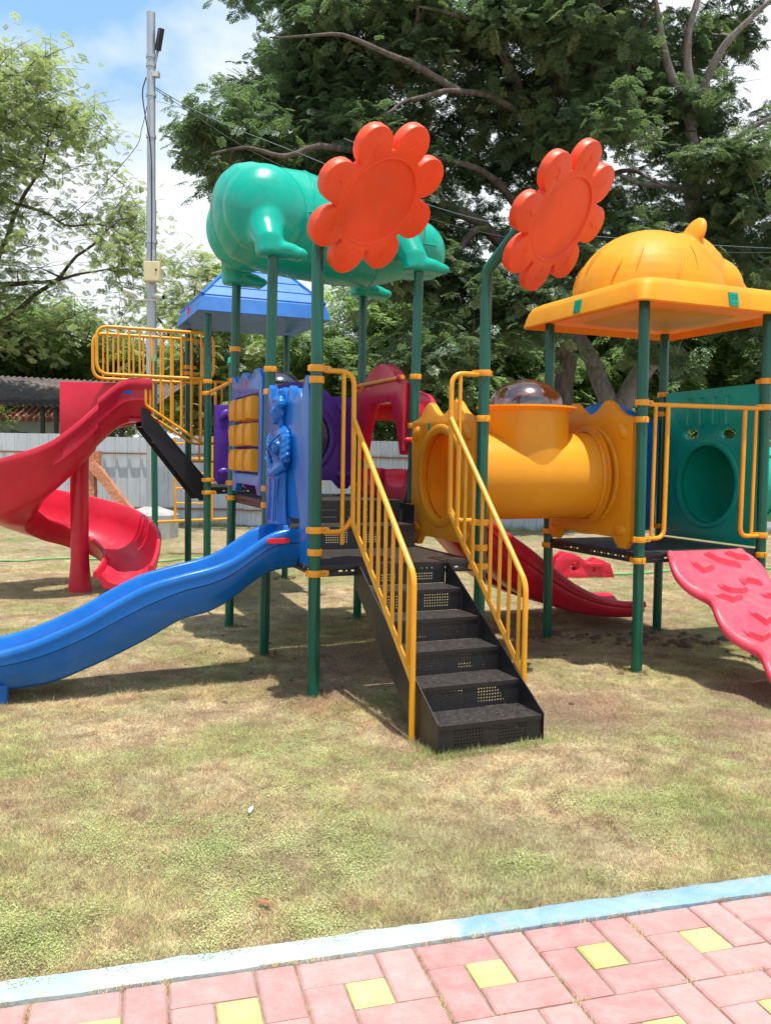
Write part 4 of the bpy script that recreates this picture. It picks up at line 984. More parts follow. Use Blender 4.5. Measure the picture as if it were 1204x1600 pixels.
for s_, front in ((-1, 0), (1, 0), (-1, 1), (1, 1)):
    foot = AO+V*s_*hf+U*(S if front else 0)
    if front:
        hip = foot-V*s_*.24+Z*3.32-U*.0; an.ell(hip, (.19, .17, .25), B4, 24, 16)
        an.tube([foot-V*s_*.22+Z*3.34-U*.05, foot-V*s_*.09+Z*3.18-U*.03, foot+Z*3.06, foot+Z*2.97], [.155, .12, .10, .10], 20)
    else:
        hip = foot-V*s_*.26+Z*3.36+U*.04; an.ell(hip, (.33, .235, .34), B4, 28, 18)
        an.tube([foot-V*s_*.20+Z*3.28+U*.02, foot-V*s_*.09+Z*3.14-U*.0, foot+Z*3.06-U*.0, foot+Z*2.97], [.19, .135, .105, .105], 20)
    an.ell(foot+U*.09+Z*3.01, (.17, .095, .065), B4, 24, 12); an.ell(foot+U*.02+Z*3.03, (.10, .09, .07), B4, 20, 12)
    an.box((0, 0, 0), (.30, .16, .05), basis(U, V, foot+U*.07+Z*2.98))
    for k in (-1, 0, 1): an.ell(foot+U*.225+V*k*.055+Z*2.99, (.06, .036, .042), B4, 12, 8)
for s_ in (-1, 1): an.ell(AO+U*1.36+V*s_*.16+Z*3.42, (.04, .055, .07), B4, 14, 10); an.ell(AO+U*1.60+V*s_*.09+Z*3.26, (.06, .06, .05), B4, 14, 10)
animal = fuse(an, 'animal_roof', GRN, play, 'smooth green four-legged animal standing across the posts as a roof', .0145, 9)
seam = MB()
for a, z, rw, rz in (cur[7], cur[9]): seam.tube([AO+U*a+V*(rw+.0)*math.cos(t)+Z*(z+rz*math.sin(t)) for t in [2*math.pi*k/40 for k in range(41)]], .0045, 6)
seam.tube([AO+U*a-V*(rw+.001)+Z*(z) for a, z, rw, rz in cur[3:14]], .0045, 6); seam.build('mould_seam', GRN, animal)

# ---- flowers on the bent posts
def flower(k, cpx, d, mscale, tiltdeg, nrm, label):
    c = W(cpx[0], cpx[1], d); view = (c-Vector((0, 0, EYE))).normalized(); nrm = Vector(nrm).normalized()
    e1 = nrm.cross(view).normalized()
    if e1.z < 0: e1 = -e1
    e2 = nrm.cross(e1)
    Q = Matrix([[e1.x, e2.x, nrm.x, c.x], [e1.y, e2.y, nrm.y, c.y], [e1.z, e2.z, nrm.z, c.z], [0, 0, 0, 1]]) @ Matrix.Rotation(R(tiltdeg), 4, 'Z') @ Matrix.Scale(mscale, 4)
    Rr = .277; L = []
    for p_ in range(8):
        a0 = p_*math.pi/4
        for i in range(15):
            t = R(-118+236*i/14); x, y = (1.42+.50*math.cos(t))*Rr, .49*math.sin(t)*Rr
            L.append((x*math.cos(a0)-y*math.sin(a0), x*math.sin(a0)+y*math.cos(a0)))
    Rr *= 1.06; m_ = MB(); m_.panel(L, [circ(0, 0, Rr*.985, 56)], .036, .009, Q); o = m_.build('flower_head', FLO, play, label, 40)
    m_ = MB(); m_.lathe([(0, .022), (Rr*.97, .022), (Rr*.99, .026), (Rr*.99, -.022), (0, -.022)], 56, Q); m_.build('flower_disc', FLO, o, angle=30)
    m_ = MB()
    m_.lathe([(Rr*.985, .034), (Rr*1.0, .0385), (Rr*1.035, .0385), (Rr*1.05, .034)], 56, Q)
    for p_ in range(8):
        a0 = p_*math.pi/4; pts = []
        for t in range(9):
            x, y = (1.16+.04*t)*Rr, .06*Rr*math.sin(t*.785); pts.append(Q @ Vector((x*math.cos(a0)-y*math.sin(a0), x*math.sin(a0)+y*math.cos(a0), .036)))
        m_.tube(catmull(pts, 2), .0048, 6)
    m_.build('petal_line', FLO, o)
    b0 = post_at(k, 2.78 if k == 1 else 2.74); e_ = b0+(MDIR*.72+Z*.70)*.38; f_ = c-nrm*.05
    m_ = MB(); m_.tube([e_, e_.lerp(f_, .5), f_-nrm*.01], .032, 16); m_.build('stem_bracket', POSTG, o)
flower(1, (589, 313), 5.17, .90, 8, (.585, -.50, -.60), 'orange-red eight-petalled flower on the left bent post')
flower(6, (873, 340), 5.45, .90, 8, (.655, -.545, -.52), 'orange-red eight-petalled flower on the right bent post')

# ------------------------------------------------------------------ rear tower: side stair, rails, spiral slide
T0 = P[11]+V*S*.5; sw = .50
def TS(a, b, z): return T0-U*a+V*b+Z*z     # a: outwards to the left, b: across
m_ = MB()
for sd in (-1, 1):
    v = []; pr = [(-.10, H2+.02), (-.10, H2-.16), (.02, H2-.16), (.62, 1.78), (.62, 2.02), (.02, H2+.16)]
    for x, z in pr: v += [TS(x, sd*sw/2-.002, z), TS(x, sd*sw/2+.002, z)]
    n_ = 6; m_.add(v, [tuple(range(0, 12, 2)), tuple(range(1, 12, 2))[::-1]]+[(2*i, 2*i+1, (2*i+3) % 12, (2*i+2) % 12) for i in range(6)])
tst = m_.build('side_staircase', BLK, play, 'short black staircase climbing from the rear tower to the spiral slide', 30)
for k in range(4):
    m_ = MB(); m_.box((0, 0, 0), (sw-.01, .16, .006), Matrix([[V.x, -U.x, 0, TS(.08+.155*k, 0, 0).x], [V.y, -U.y, 0, TS(.08+.155*k, 0, 0).y], [0, 0, 1, H2+.16*(k+1)-.02]]+[[0, 0, 0, 1]])); m_.build('tread', BLK, tst, angle=30)
for sd, lab in ((-1, 'near'), (1, 'far')):
    b = sd*(sw/2+.035); m_ = MB(); zb, zt = 2.30, 2.78
    loop = [TS(-.12, b, (zb+zt)/2), TS(-.12, b, zt), TS(1.06, b, zt), TS(1.06, b, zb), TS(-.12, b, zb), TS(-.12, b, (zb+zt)/2-.01)]
    rail_tube(m_, loop, .017, .12)
    rail_tube(m_, [TS(.58, b, zb), TS(.58, b, 2.0), TS(0.0, b, 1.62), TS(-.14, b, 1.62), TS(-.14, b, 2.28)], .0145, .04)
    sr = m_.build('side_rail', STEELY, play, 'yellow rounded guard rail on the %s side of the short stair to the spiral slide' % lab, 50)
    for k in range(10):
        a = -.02+.105*k+.03
        lowz = zb if a > .56 else 1.64+max(0, a)*.62
        m_ = MB(); m_.tube([TS(a, b, zt), TS(a, b, lowz)], .011, 8); m_.build('baluster', STEELY, sr, angle=50)
# horizontal safety rails round the tower
for (i, j) in ((12, 14), (14, 15)):
    m_ = MB(); A, B = P[i], P[j]
    m_.tube([A+Z*2.35, B+Z*2.35], .016, 10); m_.tube([A+Z*1.42, B+Z*1.42], .014, 10)
    r_ = m_.build('tower_rail', STEELY, play, angle=50)
    for k in range(1, 9): m_ = MB(); q = A.lerp(B, k/9); m_.tube([q+Z*1.42, q+Z*2.35], .010, 8); m_.build('baluster', STEELY, r_, angle=50)
m_ = MB(); m_.tube([P[3]+Z*2.14, P[11]+Z*2.13], .016, 10); m_.build('link_rail', STEELY, play, angle=50)
# spiral slide
SP = [(-2.55, 9.22, 1.90), (-2.80, 9.13, 1.86), (-3.03, 8.98, 1.62), (-3.30, 8.82, 1.26), (-3.60, 8.72, .99), (-3.90, 8.84, .84), (-4.04, 9.17, .74), (-3.95, 9.54, .63), (-3.64, 9.80, .53), (-3.26, 9.82, .43), (-2.98, 9.64, .34), (-2.78, 9.34, .26), (-2.69, 9.02, .205), (-2.66, 8.80, .18), (-2.65, 8.62, .18)]
SP_old = [(-2.55, 9.22, 1.90), (-2.78, 9.13, 1.90), (-3.02, 8.99, 1.80), (-3.28, 8.83, 1.56), (-3.58, 8.70, 1.30), (-3.88, 8.78, 1.08), (-4.05, 9.10, .90), (-3.98, 9.50, .74), (-3.66, 9.78, .60), (-3.26, 9.80, .48), (-2.95, 9.58, .37), (-2.82, 9.25, .28), (-2.86, 8.92, .22), (-2.93, 8.66, .20), (-2.96, 8.5, .20)]
ctr = catmull([Vector(p) for p in SP], 6); n_ = len(ctr); rings = []
for i, c in enumerate(ctr):
    t = (ctr[min(i+1, n_-1)]-ctr[max(i-1, 0)]).normalized(); out = Vector((t.x, t.y, 0)).normalized().cross(Z)*-1  # left of travel
    f_ = i/(n_-1)
    left = -out    # travelling clockwise seen from above, the outer wall is on the left-hand ... side computed below
    A0 = Vector((-3.30, 9.22, 0)); o_ = Vector((t.x, t.y, 0)).normalized().cross(Z)
    if o_.dot(Vector((c.x, c.y, 0))-A0) < 0 and f_ > .15: o_ = -o_
    if f_ <= .15: o_ = V*-1
    rise = t.cross(o_); 
    if rise.z < 0: rise = -rise
    bank = .10*math.sin(math.pi*min(1, max(0, (f_-.12)/.8))); 
    ho = .37+.08*math.sin(math.pi*min(1, f_*1.25)); hi = .30-.10*f_
    if f_ > .8: ho -= .18*(f_-.8)/.2; hi -= .08*(f_-.8)/.2
    w2 = .285; pr = []
    # inner rim -> floor -> outer rim (upper surface), then back underneath
    top = [(-w2-.012, hi-.03), (-w2, hi), (-w2+.022, hi+.004), (-w2+.038, hi-.02), (-w2+.045, hi*.55), (-w2+.075, .09), (-w2+.14, .02), (-.07, -.005), (.07, -.005), (w2-.14, .025), (w2-.07, .10), (w2-.035, ho*.55), (w2-.026, ho-.02), (w2-.008, ho+.005), (w2+.018, ho), (w2+.030, ho-.03)]
    und = [(w2+.028, ho-.06), (w2+.016, ho*.72), (w2+.006, ho*.70), (w2+.002, ho*.42), (w2-.010, ho*.40), (w2-.035, .06), (w2-.10, -.045), (.05, -.062), (-.05, -.062), (-w2+.10, -.045), (-w2+.035, .06), (-w2+.012, hi*.45), (-w2, hi-.06)]
    rings.append([c+o_*x+Z*(y+bank*(x/w2)*.8) for x, y in top+und])
m_ = MB(); m_.loft(rings); spiral = m_.build('spiral_slide', RED, play, 'red spiral slide curling round its column at the far left', 50)
m_ = MB(); A0 = Vector((-3.27, 9.16, 0))
rr = []
for z, wx in ((-.05, .105), (.35, .075), (.8, .072), (1.15, .075), (1.58, .08)):
    rr.append([A0+Vector((wx*math.cos(a)*1.25, .11*math.sin(a), z)) for a in [2*math.pi*k/24 for k in range(24)]])
m_.loft(rr); m_.build('slide_column', RED, spiral, angle=50)
m_ = MB(); A_1, B_1 = Vector((-3.56, 9.40, 0)), Vector((-2.62, 9.52, 0)); dr = (B_1-A_1).normalized()
m_.panel([(0, 1.62), (.95, 1.86), (.95, 2.27), (0, 2.27)], [], .03, .012, Matrix([[dr.x, 0, dr.y, A_1.x], [dr.y, 0, -dr.x, A_1.y], [0, 1, 0, 0], [0, 0, 0, 1]])); m_.build('side_wall', RED, spiral)
sp2 = ctr[6]-V*.318+Z*.20
m_ = MB(); q = Vector((-2.70, 8.865, 2.13)); m_.panel(pill(0, 0, .16, .045, cw=False, n=5), [], .012, .003, Matrix([[-U.x, 0, -V.x, q.x], [-U.y, 0, -V.y, q.y], [0, 1, 0, q.z], [0, 0, 0, 1]])); m_.build('sticker', STK_B, spiral, 'blue pill-shaped sticker')
m_ = MB(); m_.box((0, 0, 0), (.30, .45, .03), Matrix([[U.x, V.x, 0, -2.62], [U.y, V.y, 0, 9.2], [0, 0, 1, 1.85], [0, 0, 0, 1]])); m_.build('entry_shelf', RED, spiral)

# ---- climber behind the tower: green post with yellow ladder
def lone_post(x, y, top): 
    m_ = MB(); fluted(m_, [Vector((x, y, -.1)), Vector((x-.03, y, top))], .045); return m_
cx_, cy_ = W(243, 857, 12.6).x, 12.6
zc = -.0
m_ = lone_post(cx_, cy_, 2.86)
climber = thing('ladder_climber', (cx_+.5, cy_, 0), 'yellow rung ladder hung between green posts behind the rear tower', 'ladder')
m_.build('post', POSTG, climber); m_ = lone_post(cx_+1.12, cy_+.1, 2.86); m_.build('post', POSTG, climber)
for x in (cx_, cx_+1.12): m_ = MB(); m_.lathe([(.047, 2.84), (.047, 2.90), (.03, 2.925), (0, 2.93)], 20, Matrix.Translation((x-.03, cy_+.05*(x > cx_), 0))); m_.build('post_cap', GRN, climber)
m_ = MB(); m_.tube([Vector((cx_, cy_, .50)), Vector((cx_+1.12, cy_+.1, .56))], .020, 10); m_.build('cross_bar', STEELY, climber)
for x in (.28, .82): m_ = MB(); m_.tube([Vector((cx_+x, cy_+.05, .53)), Vector((cx_+x, cy_+.05, 1.75))], .020, 10); m_.build('ladder_rail', STEELY, climber)
for k in range(5): m_ = MB(); m_.tube([Vector((cx_+.28, cy_+.05, .78+.22*k)), Vector((cx_+.82, cy_+.05, .78+.22*k))], .014, 8); m_.build('rung', STEELY, climber)
# ---- pink toy beyond the tube
q = W(913, 889, 10.9)
spring = thing('rocker', (q.x, q.y, 0), 'low pink-red plastic rocker with round cut-outs on the lawn behind the yellow tunnel', 'rocker')
for k, off in enumerate((0, .28)):
    m_ = MB(); Ms = Matrix([[.97, 0, .24, q.x-.42], [.24, 0, -.97, q.y-.05+off], [0, 1, 0, -.02], [0, 0, 0, 1]])
    m_.panel([(0, 0), (.86, .02), (.80, .20), (.62, .26), (.5, .20), (.36, .30), (.16, .34), (.04, .26)], [circ(.30, .17, .055, 16), circ(.55, .13, .03, 12)], .025, .01, Ms); m_.build('side_board', RED, spring)
m_ = MB(); m_.box((0, 0, 0), (.5, .26, .03), Matrix.Translation((q.x+.0, q.y+.15, .17))); m_.build('seat', RED, spring)

# ------------------------------------------------------------------ background built things
def simple(name, c, rough=.8, c2=None, scale=4, bumpk=.3, metallic=0, dist=.01, bscale=40, lo=.4, hi=.65):
    m, n, l, b = newmat(name); c2 = c2 or tuple(x*.75 for x in c)
    l.new(ramp(n, l, noise_n(n, l, scale, 7, .65, 'World', .4), [(lo, c), (hi, c2)]), b.inputs['Base Color']); setp(b, Roughness=rough, Metallic=metallic)
    if bumpk: bump(n, l, b, noise_n(n, l, bscale, 6, .65, 'World'), bumpk, dist)
    return m
SHEET = simple('galvanised_white_sheet', (.60, .64, .67), .5, (.50, .55, .58), 1.2, .1)
RUST = simple('rusty_batten', (.30, .13, .06), .85, (.20, .11, .07), 9)
BRICKP = simple('rough_orange_masonry', (.55, .20, .10), .95, (.62, .30, .18), 9, 1.0, dist=.04, bscale=22)
CONC = simple('weathered_concrete', (.42, .41, .39), .9, (.30, .30, .28), 5, .5)
GALV = simple('galvanised_pole', (.48, .50, .52), .42, (.38, .40, .43), 3, .1, .5)
SHEDR = simple('stained_asbestos_roof', (.16, .125, .11), .95, (.075, .055, .05), 2.4, .4)
WALLP = simple('pale_plaster', (.50, .60, .62), .85, (.42, .52, .55), 1.5)
TILE = simple('clay_tile', (.30, .12, .08), .85, (.18, .08, .06), 5)
TIMB = simple('dark_timber', (.05, .045, .04), .8)
WHITEM = simple('white_enamel', (.70, .70, .66), .4, bumpk=0); CREAM = simple('cream_enamel', (.72, .62, .36), .5, (.66, .56, .32), bumpk=0)
BLACKP = simple('black_enamel', (.02, .02, .022), .35, bumpk=0)
nt_ = SHEET.node_tree; n_s, l_s = nt_.nodes, nt_.links; b_s = n_s['Principled BSDF']; old = b_s.inputs['Base Color'].links[0].from_socket
oi_ = n_s.new('ShaderNodeObjectInfo'); tv = ramp(n_s, l_s, oi_.outputs['Random'], [(0, (.80, .82, .84)), (1, (1.05, 1.04, 1.02))])
mm_ = n_s.new('ShaderNodeMix'); mm_.data_type = 'RGBA'; mm_.blend_type = 'MULTIPLY'; mm_.inputs['Factor'].default_value = 1; l_s.new(old, mm_.inputs['A']); l_s.new(tv, mm_.inputs['B'])
tn = n_s.new('ShaderNodeTexNoise'); mpn = n_s.new('ShaderNodeMapping'); mpn.inputs['Scale'].default_value = (9, 9, .7); gg = n_s.new('ShaderNodeNewGeometry'); l_s.new(gg.outputs['Position'], mpn.inputs[0]); l_s.new(mpn.outputs[0], tn.inputs['Vector']); tn.inputs['Detail'].default_value = 8; tn.inputs['Roughness'].default_value = .7
stn = ramp(n_s, l_s, tn.outputs['Fac'], [(.52, (0, 0, 0)), (.72, (.7, .7, .7))]); l_s.new(mixc(n_s, l_s, stn, mm_.outputs['Result'], (.34, .28, .22)), b_s.inputs['Base Color'])
# fence of ribbed sheets
FY = 17.6; fence = thing('sheet_fence', (0, FY, 0), 'long fence of pale ribbed metal sheets on rusty rails behind the play area', 'fence')
def zfence(x): return .06
sheet = MB(); pw = 1.02; prof = []
for k in range(4):
    x0 = k*pw/4; prof += [(x0, 0), (x0+.10, 0), (x0+.125, -.030), (x0+.165, -.030), (x0+.19, 0)]
prof.append((pw+.03, -.004))
for z in (0, 1.80): sheet.v += [Vector((x, y, z)) for x, y in prof]
k_ = len(prof); sheet.f = [(i, i+1, k_+i+1, k_+i) for i in range(k_-1)]
sh_me = sheet.mesh('sheet', SHEET, 20, center=False)[0]
for i in range(-16, 17):
    place('sheet', sh_me, Matrix.Translation((i*pw+.2, FY+random.uniform(-.008, .008), .05+random.uniform(-.03, .02)-.0018*i)) @ Matrix.Rotation(random.uniform(-.006, .006), 4, 'Y') @ Matrix.Rotation(random.uniform(-.01, .01), 4, 'X'), fence)
for z in (1.50, .38):
    for i in range(-6, 6):
        m_ = MB(); m_.beam((i*2.9, FY-.05, z+random.uniform(-.015, .015)), (i*2.9+2.89, FY-.05, z+random.uniform(-.015, .015)), .03, .035); m_.build('batten', RUST, fence)
# masonry strut
mst = thing('masonry_strut', (W(142, 805, 17).x, 17, 0), 'rough orange masonry pillar with a diagonal brace against the sheet fence', 'pillar')
def rough_beam(a, b, w_, h_, name, n=14):
    m_ = MB(); a, b = Vector(a), Vector(b); d = (b-a).normalized(); sd = d.cross(Vector((0, 1, 0))).normalized(); yy = Vector((0, 1, 0)); rings = []
    for i in range(n+1):
        c = a.lerp(b, i/n); j = lambda k: .014*noise.noise((c.x*5+k*9, c.z*6, k*3.1))
        rings.append([c+sd*(w_/2*sx_+j(q_+1))+yy*(h_/2*sy_+j(q_+5)) for q_, (sx_, sy_) in enumerate(((1, 1), (-1, 1), (-1, -1), (1, -1)))])
    m_.loft(rings); return m_.build(name, BRICKP, mst, angle=30)
pa = W(142, 812, 17); pb = W(142, 706, 17); rough_beam((pa.x, 17, -.05), (pb.x, 17, pb.z), .20, .20, 'pillar')
rough_beam((pb.x+.03, 16.98, pb.z-.22), (W(222, 812, 17).x, 16.8, .12), .18, .18, 'brace')
rough_beam((W(150, 706, 17).x, 17.02, pb.z-.35), (W(150, 706, 17).x, 17.02, pb.z+.02), .16, .16, 'pillar_cap', 4)
# shed behind the fence
shx0, shx1, shy = W(-260, 600, 23).x, W(245, 600, 23).x, 23
shed = thing('open_shed', ((shx0+shx1)/2, shy, 0), 'open shed with a dark stained corrugated roof behind the fence at left', 'shed')
m_ = MB(); rows = []
ze, zr_ = W(0, 622, 22.4).z, W(0, 583, 26.5).z
nC = int((shx1-shx0)/.045); 
for yy, zz in ((22.4, ze), (23.8, ze+(zr_-ze)*.33), (25.2, ze+(zr_-ze)*.68), (26.6, zr_)):
    rows.append([Vector((shx0+.045*i, yy, zz+.035*math.sin(i*.045*2*math.pi/.18)-.0035*i*.4)) for i in range(nC)])
m_.loft(rows, closed=False, caps=False); rf = m_.build('roof', SHEDR, shed, angle=None)
sol = rf.modifiers.new('thickness', 'SOLIDIFY'); sol.thickness = .012
for x in (-150, -30, 67, 88, 190): q = W(x, 640, 22.7); m_ = MB(); m_.box((q.x, 22.7, (ze+.0)/2), (.09, .09, ze)); m_.build('post', TIMB, shed)
m_ = MB(); m_.box(((shx0+shx1)/2, 22.6, ze-.09), (shx1-shx0-.2, .07, .12)); m_.build('beam', TIMB, shed)
house = thing('tiled_house', (W(20, 650, 29).x, 29, 0), 'pale blue-grey house with red clay tile roof seen beneath the shed roof', 'house')
m_ = MB(); hx0, hx1 = W(-220, 650, 29).x, W(112, 650, 29).x; m_.box(((hx0+hx1)/2, 31, 1.35), (hx1-hx0, 4, 2.7)); m_.build('wall', WALLP, house)
m_ = MB()
m_.add([(hx0-.3, 28.5, 2.62), (hx1+.3, 28.5, 2.62), (hx1+.3, 31, 3.7), (hx0-.3, 31, 3.7), (hx0-.3, 28.5, 2.5), (hx1+.3, 28.5, 2.5), (hx1+.3, 31, 3.58), (hx0-.3, 31, 3.58), (hx1+.3, 33.5, 2.6), (hx0-.3, 33.5, 2.6)], [(0, 1, 2, 3), (4, 7, 6, 5), (0, 4, 5, 1), (1, 5, 6, 2), (0, 3, 7, 4), (3, 2, 8, 9)]); hr_ = m_.build('roof', TILE, house)
nT = int((hx1-hx0+.6)/.22)
for i in range(nT): m_ = MB(); x = hx0-.3+.11+i*.22; m_.tube([(x, 28.46, 2.63), (x, 30.98, 3.71)], .055, 6); m_.build('tile_row', TILE, hr_)
m_ = MB(); q = W(18, 655, 28.9); m_.box((q.x, 28.98, 1.5), (1.0, .06, 1.3)); wf_ = m_.build('window_frame', TIMB, house); m_ = MB(); m_.box((q.x, 28.945, 1.5), (.84, .02, 1.14)); m_.build('pane', simple('dark_pane', (.10, .14, .17), .15, bumpk=0), wf_)
wallr = thing('garden_wall', (W(1195, 655, 26).x, 26, 0), 'low grey outbuilding wall behind the fence at far right', 'wall')
q = W(1215, 650, 26); m_ = MB(); m_.box((q.x+1.3, 26.3, 1.35), (3.6, .3, 2.7)); m_.build('wall', CONC, wallr); m_ = MB(); m_.box((q.x+1.3, 26.1, 2.74), (3.8, .9, .08)); m_.build('coping', SHEDR, wallr)

# light pole with box, cameras, lamp
LP = W(238, 838, 15.3); px_, py_ = LP.x, LP.y
pole = thing('light_pole', (px_, py_, 0), 'tall galvanised steel light pole on a concrete footing left of the play structure', 'light pole')
def PX(px, py): return W(px, py, 15.3)
topz = PX(236, 20).z; xt = PX(236, 20).x
m_ = MB()
def pol(z): return Vector((px_+(xt-px_)*z/topz, py_, z))
m_.tube([pol(.3), pol(3.6)], .095, 24); m_.tube([pol(3.6), pol(5.9)], .084, 24); m_.tube([pol(5.9), pol(topz)], .072, 24); m_.build('pole', GALV, pole, angle=50)
for z in (3.6, 5.9, 5.2, 7.0, 7.7, 8.2, 8.35): m_ = MB(); m_.tube([pol(z-.025), pol(z+.025)], .105 if z < 5.9 else .085, 20); m_.build('pole_band', GALV, pole, angle=50)
m_ = MB(); m_.lathe([(.46, -.05), (.46, .42), (.40, .47), (.12, .56), (0, .56)], 8, Matrix.Translation((px_, py_, 0)) @ Matrix.Rotation(.2, 4, 'Z')); m_.build('footing', CONC, pole, angle=20)
arm = [PX(238, 122), PX(243, 96), PX(248, 74)]; m_ = MB(); m_.tube(catmull(arm, 4), .022, 10); m_.build('lamp_arm', GALV, pole)
m_ = MB(); m_.beam(PX(247, 80)-Vector((0, .02, 0)), PX(255, 50)-Vector((0, .12, 0)), .17, .07, (1, .6, 0)); lh = m_.build('lamp_head', BLACKP, pole)
m_ = MB(); q = PX(245, 118); m_.box((q.x, py_-.03, q.z), (.11, .1, .08)); m_.build('junction_box', WHITEM, pole)
def cabinet():
    q = PX(241, 428); m_ = MB(); Mq = Matrix.Translation((q.x+.02, py_-.17, q.z)) @ Matrix(((1, 0, 0, 0), (0, 0, 1, 0), (0, 1, 0, 0), (0, 0, 0, 1)))
    m_.panel([(-.14, -.17), (.14, -.17), (.14, .17), (-.14, .17)], [], .075, .02, Mq); b_ = m_.build('meter_box', CREAM, pole)
    m_ = MB(); m_.box((q.x+.10, py_-.25, q.z+.02), (.03, .02, .03)); m_.build('latch', BLACKP, b_)
cabinet()
for sx_, px2, py2, fr in ((-1, 206, 459, WHITEM), (1, 252, 465, WHITEM)):
    q = PX(px2, py2); m_ = MB(); s0 = PX(236, 470); m_.tube([Vector((s0.x, py_-.09, s0.z)), Vector((q.x-.0*sx_, py_-.13, s0.z-.01)), Vector((q.x, py_-.13, q.z))], .016, 8); br = m_.build('camera_bracket', WHITEM, pole)
    m_ = MB(); e0 = Vector((q.x-.10*sx_*-.0-.09, py_-.15, q.z+.02)); e1_ = Vector((q.x+.09, py_-.22, q.z-.03)); 
    if sx_ < 0: e0, e1_ = Vector((q.x+.10, py_-.12, q.z-.03)), Vector((q.x-.09, py_-.24, q.z+.02))
    m_.tube([e0, e1_], .042, 14); m_.build('camera_body', WHITEM, br); m_ = MB(); d_ = (e1_-e0).normalized(); m_.tube([e1_-d_*.005, e1_+d_*.012], .034, 14); m_.build('camera_lens', BLACKP, br)
# cables
def cable(pts, r, mat, label, sag=.0):
    m_ = MB(); m_.tube(catmull(pts, 8), r, 6); o = m_.build('cable', mat); tag(o, label, 'cable')
CABB = simple('blue_cable', (.025, .07, .09), .5, bumpk=0); CABK = simple('black_cable', (.02, .02, .02), .6, bumpk=0); HOSE = simple('green_hose', (.16, .42, .12), .45, (.22, .5, .2), bumpk=0)
cable([PX(243, 137), W(330, 185, 15.2), W(480, 245, 15.0), W(640, 310, 14.9), W(780, 350, 14.8), W(960, 372, 14.6), W(1204, 388, 14.4), W(1500, 395, 14.2)], .008, CABB, 'blue twisted cable running from the light pole across to the right through the trees')
cable([PX(243, 140), W(420, 250, 15.5), W(640, 333, 15.7), W(860, 380, 15.8), W(1204, 395, 15.9), W(1500, 380, 16)], .006, CABK, 'thin dark wire below the blue twisted cable')
cable([PX(233, 150), W(222, 200, 15.8), W(205, 240, 16.5), W(120, 330, 19), W(0, 430, 24)], .006, CABK, 'thin dark wire dropping leftwards from the light pole')
cable([PX(231, 125)+Vector((0, -.1, 0)), PX(226, 150)+Vector((0, -.12, 0)), PX(231, 190)+Vector((0, -.12, 0)), PX(239, 240)+Vector((0, -.12, 0)), PX(240, 330)+Vector((0, -.1, 0)), PX(239, 415)+Vector((0, -.1, 0))], .012, CABK, 'black cable clipped down the light pole to its cream box')
hp = [W(-200, 884, 11.6), W(0, 883, 11.6), W(60, 881, 11.8), W(125, 876, 12.0), W(250, 880, 11.8), W(300, 876, 12.1), W(420, 880, 12.0), W(560, 888, 11.6), W(700, 893, 11.4), W(880, 905, 11.1), W(1000, 903, 11.3), W(1120, 890, 11.9), W(1300, 892, 11.9)]
m_ = MB(); m_.tube([Vector((p_.x, p_.y, lawn_h(p_.x, p_.y)+.02)) for p_ in catmull(hp, 10)], .014, 8); tag(m_.build('garden_hose', HOSE), 'thin green garden hose lying across the lawn behind the play structure', 'hose')
# small litter
LEAFM = simple('dead_leaf', (.42, .17, .06), .8, (.30, .12, .05), 30, .3)
def leaf(px, py, L_, rot, mat, label, name='fallen_leaf', cat='leaf'):
    q = GP(px, py); z = lawn_h(q.x, q.y)+.022; m_ = MB(); rows = []
    for i in range(7):
        t = i/6; w_ = L_*.14*math.sin(math.pi*min(1, t*.95+.03))+.001; c = Vector((L_*(t-.5), .08*L_*math.sin(t*3), .10*L_*t*t))
        rows.append([c+Vector((0, -w_, .25*w_)), c, c+Vector((0, w_, .25*w_))])
    m_.loft([[Matrix.Translation((q.x, q.y, z)) @ Matrix.Rotation(rot, 4, 'Z') @ p_ for p_ in r_] for r_ in rows], closed=False, caps=False)
    o = m_.build(name, mat); o.modifiers.new('thick', 'SOLIDIFY').thickness = .0015; tag(o, label, cat)
leaf(412, 1416, .065, -.5, LEAFM, 'curled brown dead leaf on the lawn near the pale kerb')
leaf(1192, 1071, .17, .1, simple('pale_leaf', (.62, .42, .22), .7), 'pale tan curled leaf on the lawn below the climbing ramp')
leaf(393, 1268, .06, 1.45, simple('white_scrap', (.75, .75, .73), .6, bumpk=0), 'small white paper scrap standing in the middle of the lawn', 'paper_scrap', 'paper')
SOILM = simple('red_soil', (.16, .085, .055), .95, (.10, .05, .035), 18, .8)
def clod(acc, x, y, r):
    m_ = MB(); m_.ell((0, 0, 0), (r, r*.8, r*.6), None, 9, 6)
    m_.v = [p_*(1+.35*noise.noise(p_*14/r*.1+Vector((x, y, 3)))) for p_ in m_.v]; m_.v = [p_+Vector((x, y, lawn_h(x, y)+r*.18)) for p_ in m_.v]
    acc.merge(m_)
cm = MB()
for k_p in plan:
    for _ in range(14): aa = random.uniform(0, 6.28); rr_ = random.uniform(.04, .13); clod(cm, P[k_p].x+rr_*math.cos(aa), P[k_p].y+rr_*math.sin(aa), random.uniform(.008, .026))
for i in range(60):
    a, b = random.choice(((2.45, 7.35), (2.2, 7.0), (2.6, 7.1), (1.6, 7.2))); clod(cm, random.gauss(a, .22), random.gauss(b, .14), random.uniform(.012, .05))
for i in range(70): a = random.uniform(-1.5, 1.5); b = random.uniform(5, 7.5); clod(cm, a, b, random.uniform(.006, .018))
tag(cm.build('soil_clods', SOILM, angle=None), 'dug-up lumps of red-brown soil scattered under the play structure', 'soil clods', kind='stuff')

